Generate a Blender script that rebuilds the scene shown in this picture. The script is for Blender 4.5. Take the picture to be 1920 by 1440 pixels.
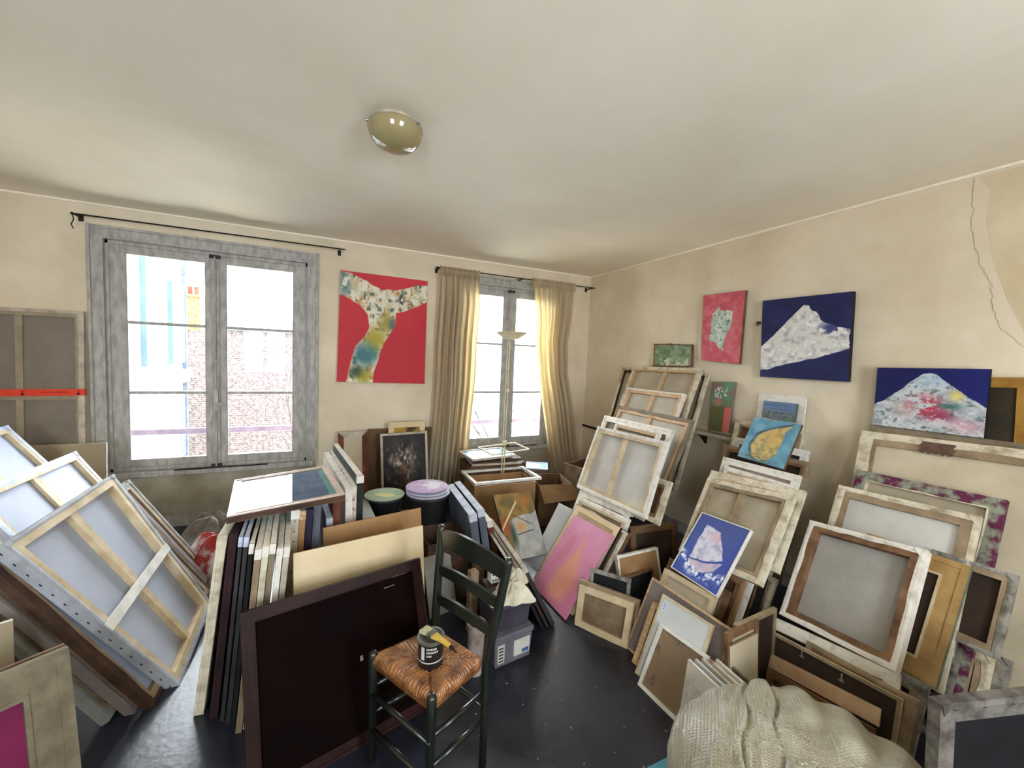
import bpy, math, random
import numpy as np
from mathutils import Matrix, Vector

random.seed(4)
for o in list(bpy.data.objects):
    bpy.data.objects.remove(o)
SC = bpy.context.scene
COL = SC.collection
PI = math.pi

# ------------------------------------------------------------------ camera
YAW, PITCH, ROLL, FPX = 0.4397, 0.0675, 0.0414, 751.26      # radians, focal length in pixels of a 1920 wide frame
ROOM_X, ROOM_Y, ROOM_H = 3.0947, 4.3213, 2.663               # right wall, window wall, ceiling
LEFT_X, FRONT_Y = -3.0, -1.6
_f = Vector((math.sin(YAW) * math.cos(PITCH), math.cos(YAW) * math.cos(PITCH), -math.sin(PITCH)))
_r = Vector((math.cos(YAW), -math.sin(YAW), 0))
_u = _r.cross(_f)
_r2 = _r * math.cos(ROLL) + _u * math.sin(ROLL)
_u2 = -_r * math.sin(ROLL) + _u * math.cos(ROLL)
cam = bpy.data.cameras.new('camera')
cam.sensor_width = 36
cam.lens = FPX / 1920 * 36
cam.clip_start = 0.02
co = bpy.data.objects.new('camera', cam)
COL.objects.link(co)
co.matrix_world = Matrix(((_r2.x, _u2.x, -_f.x, 0), (_r2.y, _u2.y, -_f.y, 0), (_r2.z, _u2.z, -_f.z, 1.6), (0, 0, 0, 1)))
SC.camera = co

# ------------------------------------------------------------------ light: bright overcast sky, seen through the two windows
w = bpy.data.worlds.new('overcast_sky')
SC.world = w
w.use_nodes = True
wn, wl = w.node_tree.nodes, w.node_tree.links
bg = wn['Background']
tc = wn.new('ShaderNodeTexCoord')
nz = wn.new('ShaderNodeTexNoise'); nz.inputs['Scale'].default_value = 2.0; nz.inputs['Detail'].default_value = 4
cr = wn.new('ShaderNodeValToRGB')
cr.color_ramp.elements[0].position = .35; cr.color_ramp.elements[0].color = (.72, .84, 1, 1)
cr.color_ramp.elements[1].position = .6; cr.color_ramp.elements[1].color = (.93, .97, 1, 1)
wl.new(tc.outputs['Generated'], nz.inputs['Vector']); wl.new(nz.outputs['Fac'], cr.inputs['Fac']); wl.new(cr.outputs['Color'], bg.inputs['Color'])
bg.inputs['Strength'].default_value = 5.0
sun = bpy.data.lights.new('sun', 'SUN'); sun.energy = 9.0; sun.angle = math.radians(12); sun.color = (1, .93, .82)
so = bpy.data.objects.new('sun', sun); COL.objects.link(so)
so.rotation_euler = Vector((0.30, -.30, -.92)).to_track_quat('-Z', 'Y').to_euler()
for nm, x, z, sx, sz, y, rx in (('window_portal', -.87, 1.46, 1.5, 1.95, ROOM_Y + .3, -PI / 2), ('window_portal', 1.98, 1.47, 1.16, 1.95, ROOM_Y + .3, -PI / 2), ('window_portal', -1.2, 1.65, .9, 1.4, FRONT_Y - .2, PI / 2), ('window_portal', 1.3, 1.65, .9, 1.4, FRONT_Y - .2, PI / 2)):  # last two portals feed the windows added behind the camera
    pl = bpy.data.lights.new(nm, 'AREA'); pl.shape = 'RECTANGLE'; pl.size = sx; pl.size_y = sz
    pl.cycles.is_portal = True
    po = bpy.data.objects.new(nm, pl); COL.objects.link(po)
    po.location = (x, y, z); po.rotation_euler = (rx, 0, 0)
SC.view_settings.view_transform = 'Standard'
SC.view_settings.look = 'None'
SC.view_settings.gamma = 1
SC.view_settings.use_curve_mapping = False
SC.view_settings.exposure = 2.75
SC.cycles.max_bounces = 10
SC.cycles.diffuse_bounces = 8
SC.cycles.transparent_max_bounces = 12
SC.cycles.sample_clamp_indirect = 6
SC.cycles.caustics_reflective = False
SC.cycles.caustics_refractive = False

# ------------------------------------------------------------------ materials
MATS = {}
def s2l(c):
    return tuple(((v / 255 + .055) / 1.055) ** 2.4 if v > 10 else v / 255 / 12.92 for v in c)
def mat(name, rgb, rough=.7, var=.12, scale=8, bump=.1, bscale=60, spec=.3, rgb2=None, stretch=(1, 1, 1), metal=0, coat=0, contrast=(.35, .65)):
    if name in MATS: return MATS[name]
    m = bpy.data.materials.new(name); m.use_nodes = True
    n, l = m.node_tree.nodes, m.node_tree.links
    b = n['Principled BSDF']
    c1 = s2l(rgb)
    c2 = s2l(rgb2) if rgb2 else tuple(v * (1 - var * 2) for v in c1)
    t = n.new('ShaderNodeTexCoord'); mp = n.new('ShaderNodeMapping'); mp.inputs['Scale'].default_value = stretch
    l.new(t.outputs['Object'], mp.inputs['Vector'])
    a = n.new('ShaderNodeTexNoise'); a.inputs['Scale'].default_value = scale; a.inputs['Detail'].default_value = 5; a.inputs['Roughness'].default_value = .6
    l.new(mp.outputs[0], a.inputs['Vector'])
    r = n.new('ShaderNodeValToRGB')
    r.color_ramp.elements[0].position = contrast[0]; r.color_ramp.elements[0].color = (*c2, 1)
    r.color_ramp.elements[1].position = contrast[1]; r.color_ramp.elements[1].color = (*c1, 1)
    l.new(a.outputs['Fac'], r.inputs['Fac']); l.new(r.outputs['Color'], b.inputs['Base Color'])
    b.inputs['Roughness'].default_value = rough; b.inputs['Specular IOR Level'].default_value = spec; b.inputs['Metallic'].default_value = metal
    if coat: b.inputs['Coat Weight'].default_value = coat; b.inputs['Coat Roughness'].default_value = .15
    if bump:
        d = n.new('ShaderNodeTexNoise'); d.inputs['Scale'].default_value = bscale; d.inputs['Detail'].default_value = 3
        l.new(mp.outputs[0], d.inputs['Vector'])
        bp = n.new('ShaderNodeBump'); bp.inputs['Strength'].default_value = bump; bp.inputs['Distance'].default_value = .01
        l.new(d.outputs['Fac'], bp.inputs['Height']); l.new(bp.outputs[0], b.inputs['Normal'])
    MATS[name] = m
    return m
P_ = dict
PAL = {
 'pine': P_(rgb=(204, 178, 140), rgb2=(166, 134, 94), stretch=(6, 6, 6), bump=.05),
 'pine_light': P_(rgb=(212, 196, 166), rgb2=(180, 158, 120), bump=.05),
 'pine_warm': P_(rgb=(212, 182, 148), rgb2=(184, 146, 108), bump=.05),
 'pine_dull': P_(rgb=(160, 140, 112), rgb2=(118, 98, 74), bump=.1),
 'wood_stain': P_(rgb=(142, 108, 76), rgb2=(84, 58, 38), bump=.1),
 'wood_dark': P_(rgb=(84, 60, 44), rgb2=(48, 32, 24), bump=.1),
 'taupe_wood': P_(rgb=(160, 146, 124), rgb2=(138, 124, 104)),
 'primed': P_(rgb=(226, 220, 208), rgb2=(186, 177, 162), scale=14, bump=.25, bscale=40, contrast=(.3, .5)),
 'primed_clean': P_(rgb=(232, 230, 222), rgb2=(200, 198, 190), scale=10),
 'primed_cream': P_(rgb=(212, 202, 178), rgb2=(150, 134, 108), scale=12, bump=.3, bscale=35, contrast=(.32, .55)),
 'primed_dull': P_(rgb=(200, 190, 172), rgb2=(160, 148, 130), scale=12, bump=.2),
 'primed_blue': P_(rgb=(205, 212, 226), rgb2=(166, 174, 194), scale=10, bump=.3, bscale=30),
 'primed_side': P_(rgb=(178, 182, 188), rgb2=(146, 150, 156), scale=8, bump=.3, bscale=30),
 'primed_grey': P_(rgb=(150, 152, 146), rgb2=(112, 112, 106), scale=6),
 'primed_pink': P_(rgb=(205, 190, 172), rgb2=(120, 60, 72), scale=7, contrast=(.4, .5)),
 'linen': P_(rgb=(176, 164, 142), rgb2=(158, 146, 124), scale=5, bump=.15, bscale=400),
 'linen_light': P_(rgb=(190, 182, 164), rgb2=(172, 164, 146), scale=5, bump=.1, bscale=400),
 'linen_pale': P_(rgb=(200, 198, 192), rgb2=(184, 180, 172), scale=4, bump=.1, bscale=400),
 'linen_white': P_(rgb=(178, 184, 200), rgb2=(166, 172, 188), scale=3, bump=.05, bscale=300),
 'linen_grey': P_(rgb=(168, 164, 158), rgb2=(150, 146, 138), scale=4, bump=.15, bscale=400),
 'linen_cream': P_(rgb=(204, 192, 166), rgb2=(186, 172, 146), scale=4, bump=.1, bscale=300),
 'linen_pink': P_(rgb=(178, 158, 148), rgb2=(160, 138, 128), scale=5, bump=.1, bscale=300),
 'linen_dark': P_(rgb=(140, 126, 104), rgb2=(112, 98, 78), scale=5, bump=.2, bscale=300),
 'linen_brown': P_(rgb=(136, 118, 92), rgb2=(96, 78, 54), scale=6, bump=.2, bscale=200),
 'taupe_cloth': P_(rgb=(134, 124, 112), rgb2=(120, 110, 98), scale=3, bump=.15, bscale=300),
 'taupe': P_(rgb=(128, 118, 112), rgb2=(110, 100, 94), scale=4),
 'kraft': P_(rgb=(166, 130, 88), rgb2=(146, 110, 72), scale=5),
 'kraft_dark': P_(rgb=(112, 84, 56), rgb2=(84, 60, 38), scale=5),
 'kraft_grey': P_(rgb=(160, 146, 118), rgb2=(146, 130, 104), scale=3),
 'hardboard': P_(rgb=(138, 118, 92), rgb2=(124, 104, 80), scale=4, rough=.5),
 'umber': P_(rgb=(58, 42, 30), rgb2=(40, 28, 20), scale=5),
 'cream': P_(rgb=(222, 202, 164), rgb2=(206, 184, 144), scale=3, rough=.6),
 'board_pale': P_(rgb=(206, 208, 206), rgb2=(186, 190, 190), scale=3),
 'board_grey': P_(rgb=(140, 138, 128), rgb2=(112, 110, 100), scale=4),
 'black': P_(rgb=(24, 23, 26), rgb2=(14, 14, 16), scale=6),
 'charcoal': P_(rgb=(62, 60, 60), rgb2=(40, 38, 38), scale=6, rough=.5),
 'slate': P_(rgb=(96, 100, 110), rgb2=(72, 76, 86), scale=6),
 'maroon': P_(rgb=(52, 26, 26), rgb2=(30, 15, 16), scale=6),
 'purple_dark': P_(rgb=(44, 32, 58), rgb2=(28, 20, 38), scale=6),
 'rust': P_(rgb=(122, 66, 42), rgb2=(80, 40, 26), scale=7),
 'rust_white': P_(rgb=(214, 204, 190), rgb2=(160, 92, 74), scale=14, contrast=(.42, .5)),
 'green_black': P_(rgb=(40, 52, 42), rgb2=(24, 32, 26), scale=7),
 'ochre': P_(rgb=(176, 132, 58), rgb2=(130, 92, 36), scale=6, rough=.4),
 'gold': P_(rgb=(178, 146, 94), rgb2=(148, 114, 64), scale=9, rough=.4, spec=.4),
 'verdigris': P_(rgb=(120, 132, 112), rgb2=(90, 100, 84), scale=9),
 'olive_dark': P_(rgb=(58, 50, 34), rgb2=(36, 30, 20), scale=5),
 'dark_gold': P_(rgb=(176, 138, 50), rgb2=(70, 48, 24), scale=9, contrast=(.42, .56)),
 'grey_paint': P_(rgb=(150, 146, 136), rgb2=(96, 90, 82), scale=16, bump=.3, contrast=(.38, .58)),
 'grey_dark': P_(rgb=(116, 110, 102), rgb2=(70, 64, 58), scale=16, bump=.3, contrast=(.38, .58)),
 'frame_grey': P_(rgb=(122, 112, 90), rgb2=(96, 86, 66), scale=14, bump=.2),
 'frame_rose': P_(rgb=(206, 184, 168), rgb2=(176, 150, 134), scale=10, rough=.4),
 'magenta': P_(rgb=(112, 20, 66), rgb2=(96, 14, 56), scale=3),
 'mahogany': P_(rgb=(46, 20, 14), rgb2=(26, 10, 8), scale=7, rough=.5, spec=.15, bump=.02),
 'mahogany_panel': P_(rgb=(19, 5, 4), rgb2=(10, 3, 3), scale=3, rough=.8, spec=.05, bump=.02),
 'teal_reflect': P_(rgb=(128, 196, 204), rgb2=(104, 172, 184), scale=4),  # cyan of the reflected sky put into the panel under the glass
 'painted_edge': P_(rgb=(140, 146, 126), rgb2=(92, 30, 62), scale=11, bump=.4, contrast=(.46, .58)),
 'pink': P_(rgb=(200, 130, 156), rgb2=(168, 90, 120), scale=5),
}
def M(k): return mat(k, **PAL[k]) if k in PAL else MATS[k]

def attr_mat(name, rough=.55, bump=.35, bscale=120, spec=.35):
    if name in MATS: return MATS[name]
    m = bpy.data.materials.new(name); m.use_nodes = True
    n, l = m.node_tree.nodes, m.node_tree.links
    b = n['Principled BSDF']
    a = n.new('ShaderNodeAttribute'); a.attribute_name = 'Col'
    l.new(a.outputs['Color'], b.inputs['Base Color'])
    b.inputs['Roughness'].default_value = rough; b.inputs['Specular IOR Level'].default_value = spec
    t = n.new('ShaderNodeTexCoord')
    d = n.new('ShaderNodeTexNoise'); d.inputs['Scale'].default_value = bscale; d.inputs['Detail'].default_value = 5
    l.new(t.outputs['Object'], d.inputs['Vector'])
    bp = n.new('ShaderNodeBump'); bp.inputs['Strength'].default_value = bump; bp.inputs['Distance'].default_value = .004
    l.new(d.outputs['Fac'], bp.inputs['Height']); l.new(bp.outputs[0], b.inputs['Normal'])
    MATS[name] = m
    return m

def glass_mat(name='window_glass', tint=(.97, .98, .98), rough=.02, ior=1.2):
    if name in MATS: return MATS[name]
    m = bpy.data.materials.new(name); m.use_nodes = True
    n, l = m.node_tree.nodes, m.node_tree.links
    for x in list(n): n.remove(x)
    out = n.new('ShaderNodeOutputMaterial'); mx = n.new('ShaderNodeMixShader'); tr = n.new('ShaderNodeBsdfTransparent'); gl = n.new('ShaderNodeBsdfGlossy'); fr = n.new('ShaderNodeFresnel')
    tr.inputs['Color'].default_value = (*tint, 1); gl.inputs['Roughness'].default_value = rough; fr.inputs['IOR'].default_value = ior
    l.new(fr.outputs[0], mx.inputs[0]); l.new(tr.outputs[0], mx.inputs[1]); l.new(gl.outputs[0], mx.inputs[2]); l.new(mx.outputs[0], out.inputs['Surface'])
    MATS[name] = m
    return m

# ------------------------------------------------------------------ mesh helpers
class MB:
    """collects vertices and faces (with a material slot per face) for one mesh"""
    def __init__(s): s.v, s.f, s.m = [], [], []
    def add(s, vs, fs, mi=0):
        k = len(s.v); s.v += [tuple(p) for p in vs]; s.f += [tuple(i + k for i in f) for f in fs]; s.m += [mi] * len(fs)
    def box(s, x0, x1, y0, y1, z0, z1, mi=0):
        s.add([(x, y, z) for z in (z0, z1) for y in (y0, y1) for x in (x0, x1)],
              [(0, 2, 3, 1), (4, 5, 7, 6), (0, 1, 5, 4), (2, 6, 7, 3), (0, 4, 6, 2), (1, 3, 7, 5)], mi)
    def prism(s, poly, y0, y1, mi=0):
        """poly in x,z (counter-clockwise seen from the viewer at -y) extruded along y"""
        n = len(poly)
        s.add([(x, y0, z) for x, z in poly] + [(x, y1, z) for x, z in poly],
              [tuple(range(n)), tuple(range(2 * n - 1, n - 1, -1))] + [(i, i + n, (i + 1) % n + n, (i + 1) % n) for i in range(n)], mi)
    def tube(s, pts, r, seg=8, mi=0, cap=True):
        pts = [Vector(p) for p in pts]; rs = r if isinstance(r, (list, tuple)) else [r] * len(pts)
        k = len(s.v); up = None
        for i, p in enumerate(pts):
            d = (pts[min(i + 1, len(pts) - 1)] - pts[max(i - 1, 0)]).normalized()
            if up is None: up = d.orthogonal().normalized()
            up = (up - d * up.dot(d)).normalized(); sd = d.cross(up)
            s.v += [tuple(p + (up * math.cos(2 * PI * j / seg) + sd * math.sin(2 * PI * j / seg)) * rs[i]) for j in range(seg)]
        for i in range(len(pts) - 1):
            for j in range(seg):
                a, b = k + i * seg + j, k + i * seg + (j + 1) % seg
                s.f.append((a, b, b + seg, a + seg)); s.m.append(mi)
        if cap:
            s.f.append(tuple(k + j for j in range(seg))[::-1]); s.f.append(tuple(k + (len(pts) - 1) * seg + j for j in range(seg))); s.m += [mi, mi]
    def lathe(s, prof, seg=40, mi=0, c=(0, 0, 0)):
        k = len(s.v)
        for r, z in prof: s.v += [(c[0] + r * math.cos(2 * PI * j / seg), c[1] + r * math.sin(2 * PI * j / seg), c[2] + z) for j in range(seg)]
        for i in range(len(prof) - 1):
            for j in range(seg):
                a, b = k + i * seg + j, k + i * seg + (j + 1) % seg
                s.f.append((a, b, b + seg, a + seg)); s.m.append(mi)
    def grid(s, fn, nu, nv, mi=0):
        k = len(s.v)
        for j in range(nv + 1):
            for i in range(nu + 1): s.v.append(tuple(fn(i / nu, j / nv)))
        for j in range(nv):
            for i in range(nu):
                a = k + j * (nu + 1) + i; s.f.append((a, a + 1, a + nu + 2, a + nu + 1)); s.m.append(mi)

def link(name, mb, mats, parent=None, M4=None, smooth=False, bevel=0, warp=None, tri=False):
    me = bpy.data.meshes.new(name)
    vs = mb.v
    if warp: vs = [warp(p) for p in vs]
    me.from_pydata(vs, [], mb.f)
    for m in (mats if isinstance(mats, (list, tuple)) else [mats]): me.materials.append(M(m) if isinstance(m, str) else m)
    me.polygons.foreach_set('material_index', mb.m)
    if smooth: me.polygons.foreach_set('use_smooth', [True] * len(me.polygons))
    me.update()
    o = bpy.data.objects.new(name, me); COL.objects.link(o)
    if parent: o.parent = parent
    elif M4 is not None: o.matrix_world = M4
    if bevel:
        b = o.modifiers.new('bevel', 'BEVEL'); b.width = bevel; b.segments = 2; b.limit_method = 'ANGLE'; b.harden_normals = False
    return o
def tag(o, label=None, cat=None, group=None, kind=None):
    if label: o['label'] = label
    if cat: o['category'] = cat
    if group: o['group'] = group
    if kind: o['kind'] = kind
    return o
def empty(name, M4=None, loc=None, parent=None, rz=0):
    o = bpy.data.objects.new(name, None); COL.objects.link(o); o.empty_display_size = .05
    if parent: o.parent = parent
    if M4 is not None: o.matrix_world = M4
    if loc: o.location = loc; o.rotation_euler = (0, 0, rz)
    return o

# ------------------------------------------------------------------ noise for painted pictures
_rng = np.random.default_rng(7)
_LAT = _rng.random((64, 64))
def vnoise(x, y):
    xi, yi = np.floor(x).astype(int), np.floor(y).astype(int); fx, fy = x - xi, y - yi
    fx, fy = fx * fx * (3 - 2 * fx), fy * fy * (3 - 2 * fy)
    g = lambda i, j: _LAT[i % 64, j % 64]
    return (g(xi, yi) * (1 - fx) + g(xi + 1, yi) * fx) * (1 - fy) + (g(xi, yi + 1) * (1 - fx) + g(xi + 1, yi + 1) * fx) * fy
def fbm(x, y, o=5):
    r, a, t = 0, .5, 0
    for i in range(o):
        r = r + a * vnoise(x * 2 ** i + 17.3 * i, y * 2 ** i + 5.1 * i); t += a; a *= .55
    return r / t
def inpoly(u, v, pts):
    r = np.zeros(u.shape, bool); n = len(pts)
    for i in range(n):
        (x1, y1), (x2, y2) = pts[i], pts[(i + 1) % n]
        if y1 == y2: continue
        c = ((y1 > v) != (y2 > v)) & (u < (x2 - x1) * (v - y1) / (y2 - y1) + x1); r ^= c
    return r
def C(*c): return np.array(c, float)
def blend(a, b, t):
    t = np.clip(t, 0, 1)[..., None]; return a * (1 - t) + b * t
def full(u, c): return np.ones(u.shape + (3,)) * C(*c)
def spot(u, v, x, y, rx, ry): return np.clip(1.3 - np.sqrt(((u - x) / rx) ** 2 + ((v - y) / ry) ** 2) * 1.0, 0, 1)
def step(x, s=.03): return np.clip(x / s * .5 + .5, 0, 1)

def f_pinkpatch(u, v):
    n = fbm(u * 8, v * 11); c = blend(full(u, (196, 84, 100)), full(u, (214, 118, 124)), (n - .4) * 3)
    w = fbm(u * 6 + 3, v * 6) - .5
    p = inpoly(u + w * .12, v + w * .12, [(.26, .7), (.42, .8), (.75, .72), (.72, .5), (.6, .35), (.58, .17), (.45, .2), (.35, .3), (.22, .32), (.24, .55)])
    q = blend(full(u, (168, 190, 176)), full(u, (214, 220, 206)), (fbm(u * 14, v * 14) - .4) * 4)
    q = blend(q, full(u, (96, 110, 104)), (fbm(u * 22 + 5, v * 22) - .62) * 8)
    c[p] = q[p]; return c
def f_navymount(u, v):
    n = fbm(u * 5, v * 5); c = blend(full(u, (22, 26, 74)), full(u, (32, 38, 92)), (n - .3) * 2)
    w = (fbm(u * 9, v * 9 + 3) - .5) * .05
    p = inpoly(u + w, v + w, [(-.1, .3), (.16, .54), (.35, .74), (.5, .89), (.56, .88), (.74, .67), (.98, .58), (.985, .36), (.59, .24), (-.1, .06)])
    q = blend(full(u, (216, 213, 206)), full(u, (170, 168, 170)), (fbm(u * 16 + 4, v * 20) - .5) * 4)
    q = blend(q, full(u, (235, 234, 230)), (fbm(u * 20, v * 20 + 9) - .55) * 6)
    q = blend(q, full(u, (62, 66, 120)), spot(u, v, .84, .6, .16, .09) * (fbm(u * 14, v * 14) > .45) * 1.2)
    c[p] = q[p]; return c
def f_greenplaque(u, v):
    n = fbm(u * 10, v * 6); c = blend(full(u, (92, 118, 84)), full(u, (140, 160, 126)), (n - .35) * 3)
    c = blend(c, full(u, (206, 202, 180)), ((fbm(u * 16, v * 12 + 4) - .45) * 6) * (v < .38) * (np.abs(u - .55) < .36))
    e = np.minimum(np.minimum(u, 1 - u), np.minimum(v * .7, 1 - v)); c = blend(c, full(u, (110, 66, 52)), (.045 - e) * 40 + (n - .5) * 1.5)
    return c
def f_multi(u, v):
    n = fbm(u * 9, v * 14); c = blend(full(u, (84, 104, 66)), full(u, (120, 92, 60)), (n - .4) * 4)
    c[v > .52] = blend(full(u, (92, 136, 98)), full(u, (128, 104, 100)), (fbm(u * 6, v * 9) - .45) * 5)[v > .52]
    s = (fbm(u * 18, v * 26 + 3) - .5) * 8; c = blend(c, full(u, (216, 214, 208)), s * (v > .6) * (v < .9) * (u > .15) * (u < .72))
    c = blend(c, full(u, (206, 110, 104)), step(u - .68) * step(.5 - v)); c = blend(c, full(u, (180, 120, 104)), spot(u, v, .35, .58, .2, .08))
    return c
def f_sea(u, v):
    n = fbm(u * 4, v * 10); c = blend(full(u, (104, 128, 156)), full(u, (78, 100, 132)), (n - .3) * 2)
    d = blend(full(u, (74, 82, 88)), full(u, (118, 124, 122)), (fbm(u * 20, v * 20) - .4) * 4); c[v < .45] = d[v < .45]
    c = blend(c, full(u, (70, 140, 110)), spot(u, v, .8, .06, .15, .08)); return c
def f_leaf(u, v):
    n = fbm(u * 5, v * 5); c = blend(full(u, (82, 134, 156)), full(u, (112, 160, 178)), (n - .35) * 3)
    w = (fbm(u * 6, v * 6 + 2) - .5) * .05
    L = [(.88, .93), (.76, .77), (.77, .5), (.75, .25), (.63, .07), (.45, .03), (.3, .1), (.23, .21), (.2, .4), (.24, .58), (.35, .7), (.57, .82)]
    big = [((x - .5) * 1.12 + .47, (y - .45) * 1.1 + .46) for x, y in L]
    pb = inpoly(u + w, v + w, big); c[pb] = blend(c, full(u, (52, 62, 66)), .55 + (fbm(u * 9, v * 9) - .5))[pb]
    p = inpoly(u + w, v + w, L); q = blend(full(u, (196, 170, 104)), full(u, (150, 136, 94)), (fbm(u * 14, v * 14) - .45) * 5)
    q = blend(q, full(u, (198, 158, 82)), spot(u, v, .58, .62, .2, .3) * .5); c[p] = q[p]
    c = blend(c, full(u, (90, 90, 70)), (fbm(u * 26, v * 26) - .5) * 5 * (v < .12) * (u < .7)); return c
def f_boat(u, v):
    n = fbm(u * 5, v * 5); c = blend(full(u, (62, 78, 140)), full(u, (46, 66, 152)), 1 - v + (n - .5))
    w = (fbm(u * 10, v * 10) - .5) * .04
    sail = [(.22, .86), (.3, .85), (.54, .8), (.72, .6), (.82, .44), (.5, .32), (.22, .28), (.2, .5)]
    p = inpoly(u + w, v + w, sail); q = blend(full(u, (206, 204, 216)), full(u, (166, 164, 188)), (fbm(u * 16, v * 16) - .45) * 5)
    q = blend(q, full(u, (206, 176, 184)), spot(u, v, .5, .72, .12, .1)); c[p] = q[p]
    h = [(.2, .25), (.5, .29), (.84, .4), (.76, .26), (.6, .17), (.42, .13), (.28, .17)]
    p = inpoly(u + w, v + w, h); c[p] = blend(full(u, (198, 176, 188)), full(u, (170, 158, 184)), (fbm(u * 12, v * 12) - .4) * 3)[p]
    band = np.exp(-((v - (.2 - .08 * np.sin(u * 3.2) + .1 * (u < .3) * (1 - u / .3))) / .07) ** 2)
    c = blend(c, full(u, (226, 232, 240)), band * ((fbm(u * 24, v * 24) - .42) * 6) * (u < .98)); return c
def f_mountcol(u, v):
    c = blend(full(u, (10, 14, 78)), full(u, (16, 24, 104)), u * 1.2 - .3)
    w = (fbm(u * 9, v * 9) - .5) * .05
    p = inpoly(u, v + w, [(-.1, .25), (-.01, .34), (.18, .54), (.34, .77), (.45, .9), (.52, .92), (.58, .89), (.74, .71), (.86, .57), (1.1, .36), (1.1, -.1), (-.1, -.1)])
    n1, n2 = fbm(u * 8, v * 7), fbm(u * 12 + 7, v * 12)
    q = blend(full(u, (196, 200, 202)), full(u, (150, 158, 166)), (n1 - .42) * 4); q = blend(q, full(u, (100, 114, 116)), (fbm(u * 22 + 7, v * 20) - .55) * 6)
    q = blend(q, full(u, (166, 190, 206)), spot(u, v, .52, .8, .16, .14) * .8)
    q = blend(q, full(u, (186, 60, 84)), spot(u, v, .5, .38, .2, .2) * (fbm(u * 10, v * 10 + 4) > .42)); q = blend(q, full(u, (140, 40, 70)), spot(u, v, .62, .24, .16, .1) * (n1 > .45) * .8)
    q = blend(q, full(u, (214, 198, 110)), spot(u, v, .76, .58, .07, .09)); q = blend(q, full(u, (60, 110, 96)), spot(u, v, .7, .42, .12, .06) * .9 * (n2 > .4))
    q = blend(q, full(u, (200, 160, 170)), spot(u, v, .85, .14, .18, .12) * .9); q = blend(q, full(u, (186, 168, 160)), spot(u, v, .3, .3, .14, .14) * .7)
    q = blend(q, full(u, (226, 226, 224)), (fbm(u * 34, v * 30) - .56) * 3); c[p] = q[p]; return c
def f_redbranch(u, v):
    n = fbm(u * 3, v * 3); c = blend(full(u, (186, 32, 44)), full(u, (204, 50, 60)), (v - .4) * 1.5 + (n - .5))
    w = (fbm(u * 8, v * 8) - .5) * .035
    S = [(-.1, 1.1), (0, 1), (.09, 1), (.29, .93), (.46, .86), (.6, .88), (.75, .91), (.9, .95), (1.1, .96), (1.1, .8), (1, .8), (.87, .74), (.72, .69), (.62, .66), (.62, .54), (.55, .44), (.49, .36), (.44, .21), (.39, .08), (.37, -.1), (.08, -.1), (.12, .07), (.15, .2), (.19, .33), (.29, .43), (.33, .52), (.31, .63), (.23, .71), (.13, .76), (-.1, .79)]
    p = inpoly(u + w, v + w, S)
    big = [((x - .5) * 1.03 + .5, y) for x, y in S]; pb = inpoly(u + w * 1.6, v + w, big) ; c[pb] = blend(c, full(u, (226, 176, 108)), .55 + (n - .5))[pb]
    n1, n2, n3 = fbm(u * 17, v * 17), fbm(u * 22 + 5, v * 22), fbm(u * 26, v * 26 + 8)
    q = blend(full(u, (228, 222, 204)), full(u, (196, 186, 150)), (n1 - .45) * 4); q = blend(q, full(u, (96, 112, 88)), (n2 - .57) * 9)
    q = blend(q, full(u, (190, 132, 70)), (n3 - .6) * 9); q = blend(q, full(u, (176, 158, 58)), spot(u, v, .4, .4, .16, .12) * (n1 + .5)); q = blend(q, full(u, (162, 150, 70)), spot(u, v, .52, .56, .1, .1) * (n1 + .5))
    q = blend(q, full(u, (62, 116, 124)), spot(u, v, .29, .26, .15, .12) * (n2 + .6)); q = blend(q, full(u, (80, 110, 110)), spot(u, v, .6, .55, .06, .07)); q = blend(q, full(u, (160, 150, 40)), spot(u, v, .28, .06, .1, .07)); q = blend(q, full(u, (60, 84, 60)), spot(u, v, .2, .1, .08, .06))
    q = blend(q, full(u, (52, 40, 52)), spot(u, v, .69, .78, .04, .05) * (n3 > .42)); q = blend(q, full(u, (104, 130, 128)), spot(u, v, .05, .88, .07, .12) * (n1 > .4)); c[p] = q[p]; return c
def f_smoky(u, v):
    n = fbm(u * 4, v * 5); c = blend(full(u, (26, 24, 24)), full(u, (58, 32, 26)), (.5 - v) * 1.5 + (n - .5))
    f = np.exp(-(((u - .46) / .3) ** 2 + ((v - .62) / .28) ** 2)); c = blend(c, full(u, (150, 130, 108)), f * (fbm(u * 9, v * 9) - .32) * 2.6)
    c = blend(c, full(u, (206, 190, 168)), f * (fbm(u * 16, v * 16 + 4) - .52) * 5); c = blend(c, full(u, (74, 46, 34)), spot(u, v, .47, .42, .12, .2) * .8)
    c = blend(c, full(u, (134, 100, 78)), spot(u, v, .5, .55, .05, .07) * .8); return c
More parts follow.
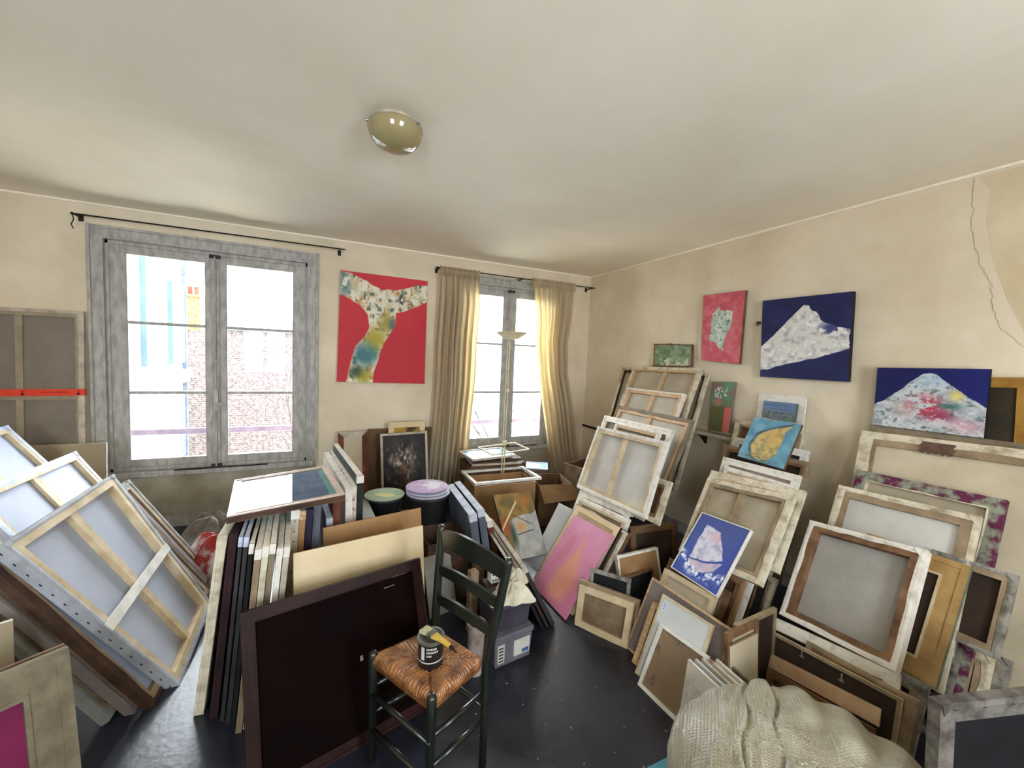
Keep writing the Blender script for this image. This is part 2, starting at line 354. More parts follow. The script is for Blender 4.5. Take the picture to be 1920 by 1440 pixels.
def f_still(u, v):
    n = fbm(u * 7, v * 7); c = blend(full(u, (150, 118, 66)), full(u, (110, 96, 56)), (n - .4) * 4)
    g = inpoly(u, v + (n - .5) * .08, [(.2, .55), (.52, .62), (1.1, .68), (1.1, -.1), (.1, -.1), (.25, .3)]); c[g] = blend(full(u, (176, 176, 168)), full(u, (150, 152, 150)), (n - .4) * 3)[g]
    c = blend(c, full(u, (168, 80, 44)), spot(u, v, .12, .5, .15, .14)); c = blend(c, full(u, (60, 84, 74)), spot(u, v, .26, .36, .08, .22)); c = blend(c, full(u, (196, 146, 100)), spot(u, v, .5, .46, .15, .09)); c = blend(c, full(u, (170, 108, 48)), spot(u, v, .78, .86, .14, .12) * .8)
    c = blend(c, full(u, (212, 196, 160)), (np.abs(v - .45 - u * .75) < .02) * (u < .55) * 1.); c = blend(c, full(u, (72, 56, 48)), ((np.abs(v - .56 + (u - .6) * .4) < .008) | (np.abs(v - .36 - (u - .5) * .1) < .008)) * (u > .35) * (u < .8) * 1.); return c
def f_pinkleaf(u, v):
    n = fbm(u * 3, v * 4); c = blend(full(u, (196, 118, 146)), full(u, (212, 146, 178)), v * .9 + (n - .5))
    w = (fbm(u * 4, v * 4) - .5) * .04
    p = [(.53, .95), (.56, .8), (.66, .66), (.74, .48), (.82, .3), (.8, .15), (.68, .06), (.52, .03), (.36, .05), (.28, .12), (.3, .25), (.36, .4), (.42, .56), (.5, .75)]
    for k, t in ((1.22, .25), (1.1, .4), (1.0, .75)):
        q = inpoly(u + w, v + w, [((x - .55) * k + .55, (y - .4) * (1 + (k - 1) * .4) + .4) for x, y in p]); c[q] = blend(c, full(u, (218, 146, 126)), t * .6 + (fbm(u * 6, v * 6) - .5) * .5)[q]
    q = inpoly(u + w, v + w, [((x - .55) * .7 + .55, (y - .25) * .8 + .25) for x, y in p]); c[q] = blend(c, full(u, (222, 156, 112)), .5)[q]
    lf = inpoly(u + w, v + w, [(.28, .82), (.36, .68), (.34, .5), (.2, .36), (.1, .3), (.14, .5), (.2, .7)]); c[lf] = blend(c, full(u, (196, 116, 130)), .6)[lf]; return c
PAINT = dict(pinkpatch=f_pinkpatch, navymount=f_navymount, greenplaque=f_greenplaque, multi=f_multi, sea=f_sea, leaf=f_leaf, boat=f_boat, mountcol=f_mountcol, redbranch=f_redbranch, smoky=f_smoky, still=f_still, pinkleaf=f_pinkleaf)

def painted_sheet(fn, x0, x1, z0, z1, y, n=170, rough=0, relief=.0012):
    """grid in the plane y with painted colours per vertex, slight brush relief"""
    W, H = x1 - x0, z1 - z0; nu = n; nv = max(20, int(n * H / W)); nv = min(nv, 240)
    u, v = np.meshgrid(np.linspace(0, 1, nu + 1), np.linspace(0, 1, nv + 1))
    c = np.clip(PAINT[fn](u, v), 0, 255) / 255
    c = np.where(c > .04, ((c + .055) / 1.055) ** 2.4, c / 12.92)
    r = (fbm(u * 30, v * 30, 4) - .5) * relief * 2
    X, Z = x0 + u * W, z0 + v * H
    if rough:
        X = X + np.where((u < .01) | (u > .99), (vnoise(v * 25, v * 0 + 3) - .5) * .012, 0); Z = Z + np.where(v > .99, (vnoise(u * 22, u * 0 + 9) - .4) * .016, 0)
    Y = y - .0006 - np.abs(r)
    V = np.stack([X, Y, Z], -1).reshape(-1, 3)
    me = bpy.data.meshes.new('painted_surface')
    idx = np.arange((nu + 1) * (nv + 1)).reshape(nv + 1, nu + 1)
    F = np.stack([idx[:-1, :-1], idx[:-1, 1:], idx[1:, 1:], idx[1:, :-1]], -1).reshape(-1, 4)
    me.from_pydata(V.tolist(), [], F.tolist())
    a = me.color_attributes.new('Col', 'FLOAT_COLOR', 'POINT')
    a.data.foreach_set('color', np.concatenate([c.reshape(-1, 3), np.ones(((nu + 1) * (nv + 1), 1))], 1).astype(np.float32).ravel())
    me.polygons.foreach_set('use_smooth', [True] * len(me.polygons))
    me.materials.append(attr_mat('oil_paint'))
    return me

# ------------------------------------------------------------------ canvases, frames and boards
def frame_matrix(P, ang):
    psi, lean, roll = [math.radians(a) for a in ang]
    u0 = Vector((math.cos(psi), math.sin(psi), 0)); d = Vector((-math.sin(psi), math.cos(psi), 0))
    v0 = math.sin(lean) * d + math.cos(lean) * Vector((0, 0, 1))
    u = math.cos(roll) * u0 + math.sin(roll) * v0; v = -math.sin(roll) * u0 + math.cos(roll) * v0
    n = u.cross(v)                       # towards the viewer; local y points away from it
    y = -n
    return Matrix(((u.x, y.x, v.x, P[0]), (u.y, y.y, v.y, P[1]), (u.z, y.z, v.z, P[2]), (0, 0, 0, 1)))
def make_warp(w, h, wp):
    if not wp: return None
    bl, br, tr, tl = wp
    def f(p):
        a, b = p[0] / w + .5, p[2] / h
        return (p[0] + (bl[0] * (1 - a) * (1 - b) + br[0] * a * (1 - b) + tr[0] * a * b + tl[0] * (1 - a) * b), p[1],
                p[2] + (bl[1] * (1 - a) * (1 - b) + br[1] * a * (1 - b) + tr[1] * a * b + tl[1] * (1 - a) * b))
    return f
def mitred(w, h, b, e=0):
    """four mitred bar outlines (left, right, bottom, top) of width b, set in by e"""
    x0, x1, z0, z1 = -w / 2 + e, w / 2 - e, e, h - e
    X0, X1, Z0, Z1 = x0 + b, x1 - b, z0 + b, z1 - b
    return [[(x0, z0), (X0, Z0), (X0, Z1), (x0, z1)], [(x1, z0), (x1, z1), (X1, Z1), (X1, Z0)],
            [(x0, z0), (x1, z0), (X1, Z0), (X0, Z0)], [(x0, z1), (X0, Z1), (X1, Z1), (x1, z1)]]

def build_stretched(root, w, h, wf, bw=.045, t=.022, wood='pine', wrap='primed', cloth='linen', v=(), h_=(), hproud=0, staples=0, tape=0, scrap=0, wfrac=0, nofold=0, rnd=0):
    rg = random.Random(rnd)
    bw = min(bw, w * .3, h * .3)
    for poly in mitred(w, h, bw, .0015):
        mb = MB(); mb.prism(poly, .0008, t - .003); link('stretcher_bar', mb, wood, root, warp=wf)
    for fx in v:
        c = -w / 2 + w * fx; mb = MB(); mb.box(c - bw * .4, c + bw * .4, t * .3, t - .004, bw, h - bw); link('cross_bar', mb, wood, root, warp=wf)
    for fz in h_:
        c = h * fz; mb = MB()
        if hproud: mb.box(-w / 2 + .004, w / 2 - .004, -.006, .006, c - .022, c + .022); o = link('batten', mb, 'primed_clean', root, warp=wf)
        else: mb.box(-w / 2 + bw, w / 2 - bw, t * .35, t - .005, c - bw * .35, c + bw * .35); link('cross_bar', mb, wood, root, warp=wf)
    # canvas: sheet at the far side, turned round the edges and folded onto the back of the bars
    mb = MB(); e = .0015
    def sheet(a, b): return (-w / 2 + e + (w - 2 * e) * a, t - .0025 - .004 * math.sin(PI * a) * math.sin(PI * b) * .5, e + (h - 2 * e) * b)
    mb.grid(sheet, 8, 8, 0)
    ring = [(-w / 2, 0), (w / 2, 0), (w / 2, h), (-w / 2, h)]
    for i in range(4):
        (xa, za), (xb, zb) = ring[i], ring[(i + 1) % 4]
        mb.add([(xa, -.001, za), (xb, -.001, zb), (xb, t, zb), (xa, t, za)], [(0, 3, 2, 1)], 1)
    mb.add([(x, t, z) for x, z in ring], [(3, 2, 1, 0)], 1)
    for i in range(0 if nofold else 4):           # folded strip with an uneven inner edge
        (xa, za), (xb, zb) = ring[i], ring[(i + 1) % 4]
        L = math.hypot(xb - xa, zb - za); dx, dz = (xb - xa) / L, (zb - za) / L; nx, nz_ = -dz, dx
        base = (wfrac or rg.uniform(.35, .85)) * bw; n = 10; vs = []
        for k in range(n + 1):
            s = k / n * L; ins = min(base * (1 + .25 * (rg.random() - .5)), bw * .95)
            lift = .0018 + .0025 * rg.random()
            vs += [(xa + dx * s, -.0012, za + dz * s), (xa + dx * s + nx * ins * .5, -lift, za + dz * s + nz_ * ins * .5), (xa + dx * s + nx * ins, -.0008, za + dz * s + nz_ * ins)]
        mb.add(vs, [q for k in range(n) for q in ((3 * k, 3 * k + 3, 3 * k + 4, 3 * k + 1), (3 * k + 1, 3 * k + 4, 3 * k + 5, 3 * k + 2))], 1)
    link('canvas', mb, [cloth, wrap], root, warp=wf)
    # corner fold tucks, one per upper corner
    for sx in () if nofold else (-1, 1):
        mb = MB(); x = sx * w / 2; a = rg.uniform(.5, .9) * bw
        mb.prism([(x, h), (x - sx * a, h - .001), (x - sx * a * .8, h - a * .45), (x - sx * a * .3, h - a)] if sx > 0 else [(x, h), (x + a * .3, h - a), (x + a * .8, h - a * .45), (x + a, h - .001)], -.0055, -.001)
        link('corner_fold', mb, wrap, root, warp=wf)
    if staples:
        mb = MB()
        for k in range(16):
            z = h * (k + .5) / 16; mb.box(-w / 2 - .0016, -w / 2 - .0004, t * .5, t * .5 + .004, z - .006, z + .006)
        tag(link('staples', mb, 'black', root, warp=wf), kind='stuff')
    else:
        mb = MB()
        n = max(3, int(w / .09))
        for k in range(n):
            x = -w / 2 + w * (k + .5) / n; mb.box(x - .005, x + .005, -.0052, -.004, h - bw * .34, h - bw * .34 + .0018)
        tag(link('staples', mb, 'steel', root, warp=wf), kind='stuff')
    if tape:
        z0 = h * .42
        mb = MB(); mb.box(-w / 2 - .003, w / 2 + .004, -.004, -.002, z0 + .012, z0 + .062); mb.box(w / 2 + .002, w / 2 + .004, -.004, t, z0 + .012, z0 + .062)
        tp = tag(link('packing_tape', mb, 'tape_red', root), 'glossy red warning tape with small dark marks')
        mb = MB()
        for cx in (-.3, .0 + .02, w / 2 - .035):
            z = z0 + .018
            mb.prism([(cx - .012, z), (cx + .012, z), (cx + .012, z + .006), (cx + .004, z + .010), (cx + .002, z + .026), (cx - .002, z + .026), (cx - .004, z + .010), (cx - .012, z + .006)], -.0052, -.0042)
            mb.box(cx - .009, cx + .009, -.0052, -.0042, z + .029, z + .033)
        x = .12
        while x < .27:
            l = rg.uniform(.004, .009); mb.box(x, x + l, -.0052, -.0042, z0 + .036, z0 + .036 + rg.uniform(.004, .009)); x += l + .003
        link('tape_print', mb, 'ink', tp)
    if scrap:
        mb = MB()
        def sf(a, b): return (-.20 + .13 * a + .006 * math.sin(b * 13), -.006 - .004 * math.sin(a * 14) * math.sin(b * 9), h - .02 - .062 * b * (1 + .10 * math.sin(a * 31)))
        mb.grid(sf, 12, 8); tag(link('cloth_scrap', mb, 'scrap', root, smooth=True), 'torn brown cloth scrap')

def build_frame(root, w, h, wf, bw=.03, t=.02, mat='pine', panel='kraft', rec=.006, edge=None, glass=0, clips=None, f=None, bead=None, sticker=0, top=None, scuffs=0, rnd=0):
    rg = random.Random(rnd)
    for i, poly in enumerate(mitred(w, h, bw)):
        mb = MB(); mb.prism(poly, 0, t)
        if bw > .03:                                   # raised outer moulding and inner bead
            o = mitred(w, h, bw * .3)[i]; mb.prism(o, -.004, .0005)
            q = mitred(w, h, bw * .12, bw * .88)[i]; mb.prism(q, -.003, .0005, 1 if bead else 0)
        mt = top if (top and i == 3) else mat
        link('frame_bar', mb, [mt] + ([bead] if bead and bw > .03 else []), root, warp=wf)
        if edge:
            mb = MB(); q = mitred(w + .003, h + .003, .0015)[i]; mb.prism([(x, z - .0015) for x, z in q], .0015, t - .001); link('frame_edge', mb, edge, root, warp=wf)
    if f:
        me = painted_sheet(f, -w / 2 + bw, w / 2 - bw, bw, h - bw, rec)
        o = bpy.data.objects.new('painted_surface', me); COL.objects.link(o); o.parent = root
    mb = MB(); mb.box(-w / 2 + bw * .7, w / 2 - bw * .7, rec + .0006, rec + .005, bw * .7, h - bw * .7)
    link('backing_panel', mb, panel, root, warp=wf)
    if glass:
        mb = MB(); mb.add([(-w / 2 + bw * .9, .002, bw * .9), (w / 2 - bw * .9, .002, bw * .9), (w / 2 - bw * .9, .002, h - bw * .9), (-w / 2 + bw * .9, .002, h - bw * .9)], [(0, 1, 2, 3)]); link('glass_pane', mb, glass_mat('picture_glass', ior=1.12), root, warp=wf)
        mb = MB(); mb.box(w * .02, w / 2 - bw - .03, .0035, .0045, bw + .02, h - bw - .03); tag(link('print', mb, 'reflect_blue', root, warp=wf), 'blue-grey sheet giving the darker side of the reflection')
    for (a, b) in clips or []:
        mb = MB(); x, z = (a - .5) * w, b * h
        mb.lathe([(0, 0), (.007, 0), (.007, .003), (.003, .004), (0, .004)], 10)
        mb.v = [(x + p[0], rec - p[2], z + p[1]) for p in mb.v]
        s = rg.choice((-1, 1)); mb.box(x - .003, x + .003, rec - .006, rec - .002, z - .004, z + .026); mb.box(x - .012, x + .012, rec - .004, rec - .002, z - .008, z - .003)
        link('metal_clip', mb, 'steel', root, warp=wf)
    if sticker:
        mb = MB(); mb.box(-w / 2 + .02, -w / 2 + .045, rec - .0006, rec + .0002, h - .075, h - .03); s = link('sticker', mb, 'sticker', root, warp=wf)
        mb = MB()
        for k in range(3): mb.box(-w / 2 + .024 + .002 * k, -w / 2 + .04 - .002 * k, rec - .0012, rec - .0005, h - .04 - k * .012, h - .037 - k * .012)
        link('sticker_print', mb, 'ink_blue', s, warp=wf)
    if scuffs:
        mb = MB()
        for x, z, l, hh in ((.18, .55, .05, .0022), (.05, .30, .012, .02), (-.2, .62, .09, .0022), (.22, .585, .07, .0022)):
            mb.box(x, x + l, rec - .0005, rec + .0003, z, z + hh)
        link('scuff_mark', mb, 'scuff', root, warp=wf)

def build_painting(root, w, h, wf, t=.02, f='sea', edge='primed', rough=0, rim=0, rnd=0):
    mb = MB(); mb.box(-w / 2, w / 2, 0, t, 0, h)
    link('canvas_body', mb, edge, root, bevel=.002, warp=wf)
    me = painted_sheet(f, -w / 2 + .001, w / 2 - .001, .001, h - .001, 0, n=190 if w > .35 else 120, rough=rough)
    if wf:
        co_ = np.empty(len(me.vertices) * 3, np.float32); me.vertices.foreach_get('co', co_); co_ = co_.reshape(-1, 3)
        me.vertices.foreach_set('co', np.array([wf(p) for p in co_], np.float32).ravel()); me.update()
    o = bpy.data.objects.new('painted_surface', me); COL.objects.link(o); o.parent = root
    if rim:
        for poly in mitred(w + .01, h + .01, .005):
            mb = MB(); mb.prism([(x, z - .005) for x, z in poly], -.004, t); link('frame_bar', mb, edge, root, warp=wf)

def build_board(root, w, h, wf, t=.012, mat='kraft', edge='primed', rim=0, bar=None, rnd=0):
    mb = MB(); b = .002
    # face and body in one mesh: slot 0 the broad faces, slot 1 the top and side edges
    mb.box(-w / 2, w / 2, 0, t, 0, h)
    mb.m = [1, 1, 0, 0, 1, 1] if t < .1 else [0, 1, 0, 0, 0, 0]
    o = link('panel', mb, [mat, edge], root, warp=wf, bevel=b)
    if t >= .1:                                   # upright canvas: folded corner and stretcher end
        mb = MB(); mb.box(-w / 2 - .0008, w / 2 + .0008, -.0015, .03, h - .045, h - .002); link('corner_fold', mb, edge, root, bevel=.001)
        if w > .02:
            mb = MB(); mb.box(-w * .2, -w * .2 + .0015, -.0022, .0, .02, h - .05); link('fold_seam', mb, mat, root)
        if bar:
            mb = MB()
            for k in range(12): mb.box(-.002, .002, -.0018, -.0006, h - .06 - k * .05, h - .052 - k * .05)
            tag(link('staples', mb, 'black', root), kind='stuff')
    if rim:
        for poly in mitred(w, h, .01):
            mb = MB(); mb.prism(poly, -.004, .001); link('rim', mb, edge, root)
mat('steel', (170, 168, 162), rough=.35, metal=1, bump=0)
mat('ink', (30, 20, 20), bump=0); mat('ink_blue', (70, 90, 150), bump=0)
mat('tape_red', (226, 66, 44), rough=.3, var=.05, bump=.02)
mat('sticker', (208, 216, 232), var=.03, bump=0)
mat('scrap', (104, 78, 64), var=.2, scale=20)
mat('scuff', (150, 138, 120), bump=0)
mat('reflect_blue', (120, 146, 186), rgb2=(84, 110, 150), scale=9, bump=0)  # darker blue part of the glass reflection, put into a sheet's colour
ITEMS = [
    ('pinkhung', 'pa', 'wall_painting', 'painting', 'small pink painting with a mint green patch hung on the right wall', [3.05, 2.3578, 1.6283], [-90.0, -0.2, -0.23], 0.3793, 0.583, {'t': 0.03, 'f': 'pinkpatch', 'edge': 'kraft_dark', 'warp': [(0.0137, 0.0131), (-0.0014, -0.0111), (0.0019, -0.0006), (-0.014, 0.0028)]}),
    ('bluehung', 'pa', 'wall_painting', 'painting', 'navy painting of a white mountain hung on the right wall', [3.05, 1.7076, 1.5277], [-89.95, -0.32, 1.01], 0.5791, 0.5784, {'t': 0.035, 'f': 'navymount', 'edge': 'black', 'warp': [(0.0073, 0.0051), (0.0042, -0.0037), (-0.0032, -0.0041), (-0.0087, 0.0086)]}),
    ('plaque', 'pa', 'rough_painting', 'painting', 'small rough-edged green painting on cardboard standing on the tallest canvas', [3.0547, 2.8818, 1.5705], [-89.26, 4.08, 0.63], 0.4752, 0.2156, {'t': 0.015, 'f': 'greenplaque', 'edge': 'rust', 'rough': 1, 'warp': [(0.0126, -0.0053), (0.0113, 0.0033), (-0.0105, -0.0057), (-0.0137, 0.0097)]}),
    ('A0', 'st', 'stretched_canvas', 'canvas', 'rearmost tall canvas below the green plaque, jutting out on both sides of the next one', [2.7336, 2.9996, 0.4883], [-90.88, 16.35, 0.03], 1.1356, 1.0887, {'wood': 'wood_dark', 'wrap': 'primed_cream', 'cloth': 'linen', 'bw': 0.05, 'v': [0.5]}),
    ('A1', 'st', 'stretched_canvas', 'canvas', 'large canvas back with one wooden crossbar directly under the green plaque', [2.6187, 2.8938, 0.6391], [-90.79, 21.93, 0.84], 0.8585, 0.9937, {'wood': 'pine', 'wrap': 'primed_cream', 'cloth': 'linen', 'bw': 0.045, 'v': [0.52], 't': 0.032, 'wfrac': 0.6}),
    ('A2', 'st', 'stretched_canvas', 'canvas', 'small pale pine canvas back propped high in front of the tallest canvas', [2.5069, 2.8188, 0.652], [-90.68, 23.02, 0.68], 0.7218, 0.7491, {'wood': 'pine_warm', 'wrap': 'primed', 'cloth': 'linen_light', 'bw': 0.045, 'v': [0.5], 't': 0.03, 'wfrac': 0.35}),
    ('A3', 'st', 'stretched_canvas', 'canvas', 'canvas back with orange pine top bar, third from the front of the corner stack', [2.3208, 2.7024, 0.3835], [-90.81, 23.59, -0.24], 0.91, 0.8477, {'wood': 'pine_warm', 'wrap': 'linen_dark', 'cloth': 'linen_light', 'bw': 0.055, 'v': [0.5]}),
    ('A4', 'st', 'stretched_canvas', 'canvas', 'white-edged canvas back right behind the front canvas of the corner stack', [2.2286, 2.7026, 0.3736], [-89.17, 21.25, 0.59], 0.8399, 0.7491, {'wood': 'primed', 'wrap': 'primed', 'cloth': 'linen_dark', 'bw': 0.05, 'v': []}),
    ('A4b', 'st', 'stretched_canvas', 'canvas', 'narrow white double-edged canvas wedged behind the front canvas of the corner stack', [2.1731, 2.6131, 0.3928], [-89.38, 21.54, 0.38], 0.5297, 0.7, {'wood': 'pine', 'wrap': 'primed', 'cloth': 'linen_dark', 'bw': 0.04, 'v': []}),
    ('A6', 'st', 'stretched_canvas', 'canvas', 'small canvas back with stained wood, sticking out right of the front corner canvas', [2.0601, 2.192, 0.4943], [-88.3, 19.67, 0.51], 0.4507, 0.3076, {'wood': 'wood_stain', 'wrap': 'primed_cream', 'cloth': 'kraft_dark', 'bw': 0.06}),
    ('A5', 'st', 'stretched_canvas', 'canvas', 'white-edged canvas back with pale grey cloth at the front of the corner stack', [1.9761, 2.4013, 0.5255], [-86.6, 20.46, 0.91], 0.7368, 0.5517, {'wood': 'pine_light', 'wrap': 'primed', 'cloth': 'linen_pale', 'bw': 0.048, 'v': [0.46], 't': 0.034, 'wfrac': 0.55, 'warp': [(-0.0069, 0.0002), (0.0047, 0.0001), (-0.0051, 0.0016), (0.0075, -0.0025)]}),
    ('A7a', 'st', 'stretched_canvas', 'canvas', 'white stretcher whose top edge shows under the front corner canvas', [1.76, 2.4301, 0.005], [-84.26, 24.86, 1.19], 0.5409, 0.5608, {'wood': 'primed', 'wrap': 'primed', 'cloth': 'linen', 'bw': 0.045}),
    ('A7b', 'st', 'stretched_canvas', 'canvas', 'canvas back with a nail in its top bar, behind the pink leaf painting', [1.7, 2.3806, 0.0042], [-85.03, 27.28, 1.0], 0.5498, 0.5387, {'wood': 'pine_light', 'wrap': 'primed', 'cloth': 'linen', 'bw': 0.05}),
    ('A9b', 'st', 'stretched_canvas', 'canvas', 'thin brown stretcher to the right of the pink painting, farther of two', [1.6301, 2.2603, 0.0012], [-90.39, 31.39, -0.22], 0.4201, 0.5094, {'wood': 'wood_stain', 'wrap': 'wood_stain', 'nofold': 1, 'cloth': 'kraft_dark', 'bw': 0.03}),
    ('A9a', 'st', 'stretched_canvas', 'canvas', 'thin brown stretcher to the right of the pink painting, nearer of two', [1.5902, 2.2662, 0.002], [-90.32, 32.45, -0.23], 0.4201, 0.5242, {'wood': 'wood_stain', 'wrap': 'primed_cream', 'cloth': 'kraft_dark', 'bw': 0.03}),
    ('Awb', 'bd', 'primed_board', 'board', 'pale grey board leaning just left of the pink painting', [1.47, 2.5015, 0.0017], [-83.45, 32.36, 0.75], 0.3004, 0.5215, {'t': 0.02, 'mat': 'board_pale', 'edge': 'primed'}),
    ('A8f', 'st', 'stretched_canvas', 'canvas', 'wooden frame with cream mount right behind the pink painting', [1.4002, 2.2138, 0.0015], [-86.49, 36.01, 0.46], 0.4674, 0.6239, {'wood': 'cream', 'wrap': 'black', 'nofold': 1, 'cloth': 'cream', 'bw': 0.04, 't': 0.02}),
    ('A8', 'pa', 'leaf_painting', 'painting', 'pink painting of a tall orange leaf leaning beside the tool box', [1.3401, 2.1649, 0.0119], [-88.38, 36.9, 0.66], 0.4069, 0.5769, {'t': 0.012, 'f': 'pinkleaf', 'edge': 'pink', 'warp': [(0.0004, 0.0041), (-0.0006, -0.0031), (-0.0006, 0.0057), (0.0015, -0.0074)]}),
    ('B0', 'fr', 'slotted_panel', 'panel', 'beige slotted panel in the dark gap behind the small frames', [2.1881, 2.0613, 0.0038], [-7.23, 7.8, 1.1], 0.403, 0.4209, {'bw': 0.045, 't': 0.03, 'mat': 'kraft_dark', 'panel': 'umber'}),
    ('B1', 'fr', 'framed_board', 'framed board', 'kraft board in a white-edged frame standing behind the small black picture', [1.9305, 1.9084, 0.0049], [-2.18, 13.9, 1.67], 0.344, 0.3313, {'bw': 0.014, 't': 0.03, 'mat': 'primed', 'panel': 'kraft', 'rec': 0.004}),
    ('B1b', 'fr', 'framed_board', 'framed board', 'dark panel with a light wooden rim in front of the kraft board', [1.884, 1.8775, 0.0033], [2.53, 12.34, 1.41], 0.2716, 0.2218, {'bw': 0.012, 't': 0.02, 'mat': 'wood_stain', 'panel': 'black'}),
    ('B2b', 'fr', 'small_frame', 'frame', 'grey-white double frame edge behind the small black picture', [1.5633, 1.8412, 0.0009], [-53.91, 8.56, 0.45], 0.2454, 0.3015, {'bw': 0.02, 't': 0.02, 'mat': 'grey_paint', 'panel': 'black'}),
    ('B2', 'fr', 'small_frame', 'frame', 'small white frame around a black picture standing on the floor', [1.5683, 1.865, 0.0008], [-55.02, 9.33, 0.39], 0.2337, 0.272, {'bw': 0.02, 't': 0.02, 'mat': 'primed', 'panel': 'black'}),
    ('B3', 'fr', 'small_frame', 'frame', 'small brown frame sandwiched behind the floor-standing canvas back', [1.4992, 1.7886, -0.0017], [-58.19, 10.63, -0.0], 0.3715, 0.2488, {'bw': 0.02, 't': 0.03, 'mat': 'pine_dull', 'panel': 'kraft_dark'}),
    ('B4', 'st', 'stretched_canvas', 'canvas', 'small canvas back with brown smudged cloth standing on the floor near the pink painting', [1.4615, 1.7701, 0.0002], [-59.81, 12.93, -0.07], 0.3293, 0.2413, {'wood': 'pine_light', 'wrap': 'pine_light', 'nofold': 1, 'cloth': 'linen_brown', 'bw': 0.035, 't': 0.02, 'warp': [(0.0029, 0.0046), (-0.0041, -0.0044), (0.0042, 0.0055), (-0.003, -0.006)]}),
    ('Cwb', 'bd', 'mount_board', 'board', 'white mount board leaning on the wall behind the small sea painting', [3.0315, 1.8225, 0.9824], [-89.44, 5.26, 0.94], 0.3414, 0.4213, {'t': 0.012, 'mat': 'primed', 'edge': 'primed'}),
    ('sea', 'pa', 'sea_painting', 'painting', 'small grey-blue sea painting in front of the white mount board', [3.0097, 1.8113, 1.2216], [-89.68, 8.95, 0.39], 0.234, 0.1306, {'t': 0.025, 'f': 'sea', 'edge': 'slate', 'warp': [(0.0031, 0.0021), (0.002, -0.0016), (-0.0021, 0.0014), (-0.0029, -0.0016)]}),
    ('multi', 'pa', 'abstract_painting', 'painting', 'small green and pink abstract painting standing on the wall ledge', [3.0164, 2.2882, 1.0423], [-89.29, 4.58, 1.23], 0.198, 0.4231, {'t': 0.03, 'f': 'multi', 'edge': 'linen_dark', 'warp': [(0.0055, -0.0045), (-0.0031, 0.0042), (0.0029, 0.0052), (-0.0053, -0.0057)]}),
    ('C0a', 'st', 'stretched_canvas', 'canvas', 'tan canvas roll-edged back nearest the wall under the white mount board', [2.7877, 1.8575, 0.2563], [-89.43, 14.19, 0.81], 0.5235, 0.9486, {'wood': 'pine_dull', 'wrap': 'primed_cream', 'cloth': 'kraft_dark', 'bw': 0.05, 'v': []}),
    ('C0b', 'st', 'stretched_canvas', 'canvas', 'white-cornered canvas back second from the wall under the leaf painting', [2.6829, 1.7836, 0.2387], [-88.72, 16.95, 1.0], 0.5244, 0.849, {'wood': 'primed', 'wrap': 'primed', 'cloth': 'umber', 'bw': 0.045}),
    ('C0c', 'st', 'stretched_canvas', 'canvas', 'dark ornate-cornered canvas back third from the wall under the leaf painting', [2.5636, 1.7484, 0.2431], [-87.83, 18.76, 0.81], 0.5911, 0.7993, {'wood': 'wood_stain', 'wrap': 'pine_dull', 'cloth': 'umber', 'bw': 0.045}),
    ('C1', 'st', 'stretched_canvas', 'canvas', 'broad white-edged canvas back on which the yellow leaf painting stands', [2.3543, 1.6745, 0.2008], [-88.45, 22.52, 0.63], 0.5176, 0.7993, {'wood': 'primed', 'wrap': 'primed', 'cloth': 'linen_pink', 'bw': 0.045}),
    ('C2', 'st', 'stretched_canvas', 'canvas', 'white canvas back with inner wooden rim just behind the double front canvases', [2.245, 1.6319, 0.2179], [-89.93, 24.85, -0.02], 0.4675, 0.7496, {'wood': 'pine_warm', 'wrap': 'primed', 'cloth': 'linen_pink', 'bw': 0.05}),
    ('leaf', 'pa', 'leaf_painting', 'painting', 'turquoise painting of a yellow leaf propped on white canvas edges', [2.66, 1.6934, 0.9599], [-92.79, 26.64, -0.34], 0.3289, 0.3153, {'t': 0.02, 'f': 'leaf', 'edge': 'kraft_dark', 'warp': [(-0.0019, 0.0015), (0.0005, -0.001), (-0.0008, 0.0017), (0.0023, -0.0025)]}),
    ('C3', 'st', 'stretched_canvas', 'canvas', 'cream stained canvas back half hidden behind the canvas with the torn corner', [2.1456, 1.5118, 0.5077], [-89.29, 33.15, 4.64], 0.571, 0.4775, {'wood': 'pine', 'wrap': 'primed_cream', 'cloth': 'linen', 'bw': 0.055, 'v': [0.45]}),
    ('C4', 'st', 'stretched_canvas', 'canvas', 'large canvas back with a torn corner fold behind the sailing boat painting', [2.0491, 1.5071, 0.4449], [-92.38, 34.58, 6.6], 0.5275, 0.523, {'wood': 'pine_dull', 'wrap': 'primed_cream', 'cloth': 'linen', 'bw': 0.05, 'v': [0.47], 't': 0.034, 'wfrac': 0.6, 'warp': [(0.0068, -0.0029), (-0.0054, 0.0015), (0.006, 0.0021), (-0.0067, -0.0032)]}),
    ('C110', 'st', 'stretched_canvas', 'canvas', 'greyish canvas end in the gap right of the sailing boat painting', [2.233, 1.5774, 0.0014], [-89.27, 26.19, 0.41], 0.4202, 0.4039, {'wood': 'pine_dull', 'wrap': 'primed_cream', 'cloth': 'kraft_dark', 'bw': 0.04}),
    ('C111', 'st', 'stretched_canvas', 'canvas', 'black-edged canvas end in the gap right of the sailing boat painting', [2.1187, 1.5623, 0.0046], [-87.66, 24.33, 1.38], 0.4202, 0.4234, {'wood': 'wood_stain', 'wrap': 'black', 'cloth': 'kraft_dark', 'bw': 0.04}),
    ('C112', 'st', 'stretched_canvas', 'canvas', 'white-edged canvas end in the gap right of the sailing boat painting', [2.0159, 1.5843, 0.0018], [-89.05, 25.85, 0.54], 0.4202, 0.4234, {'wood': 'pine_dull', 'wrap': 'primed', 'cloth': 'kraft_dark', 'bw': 0.04}),
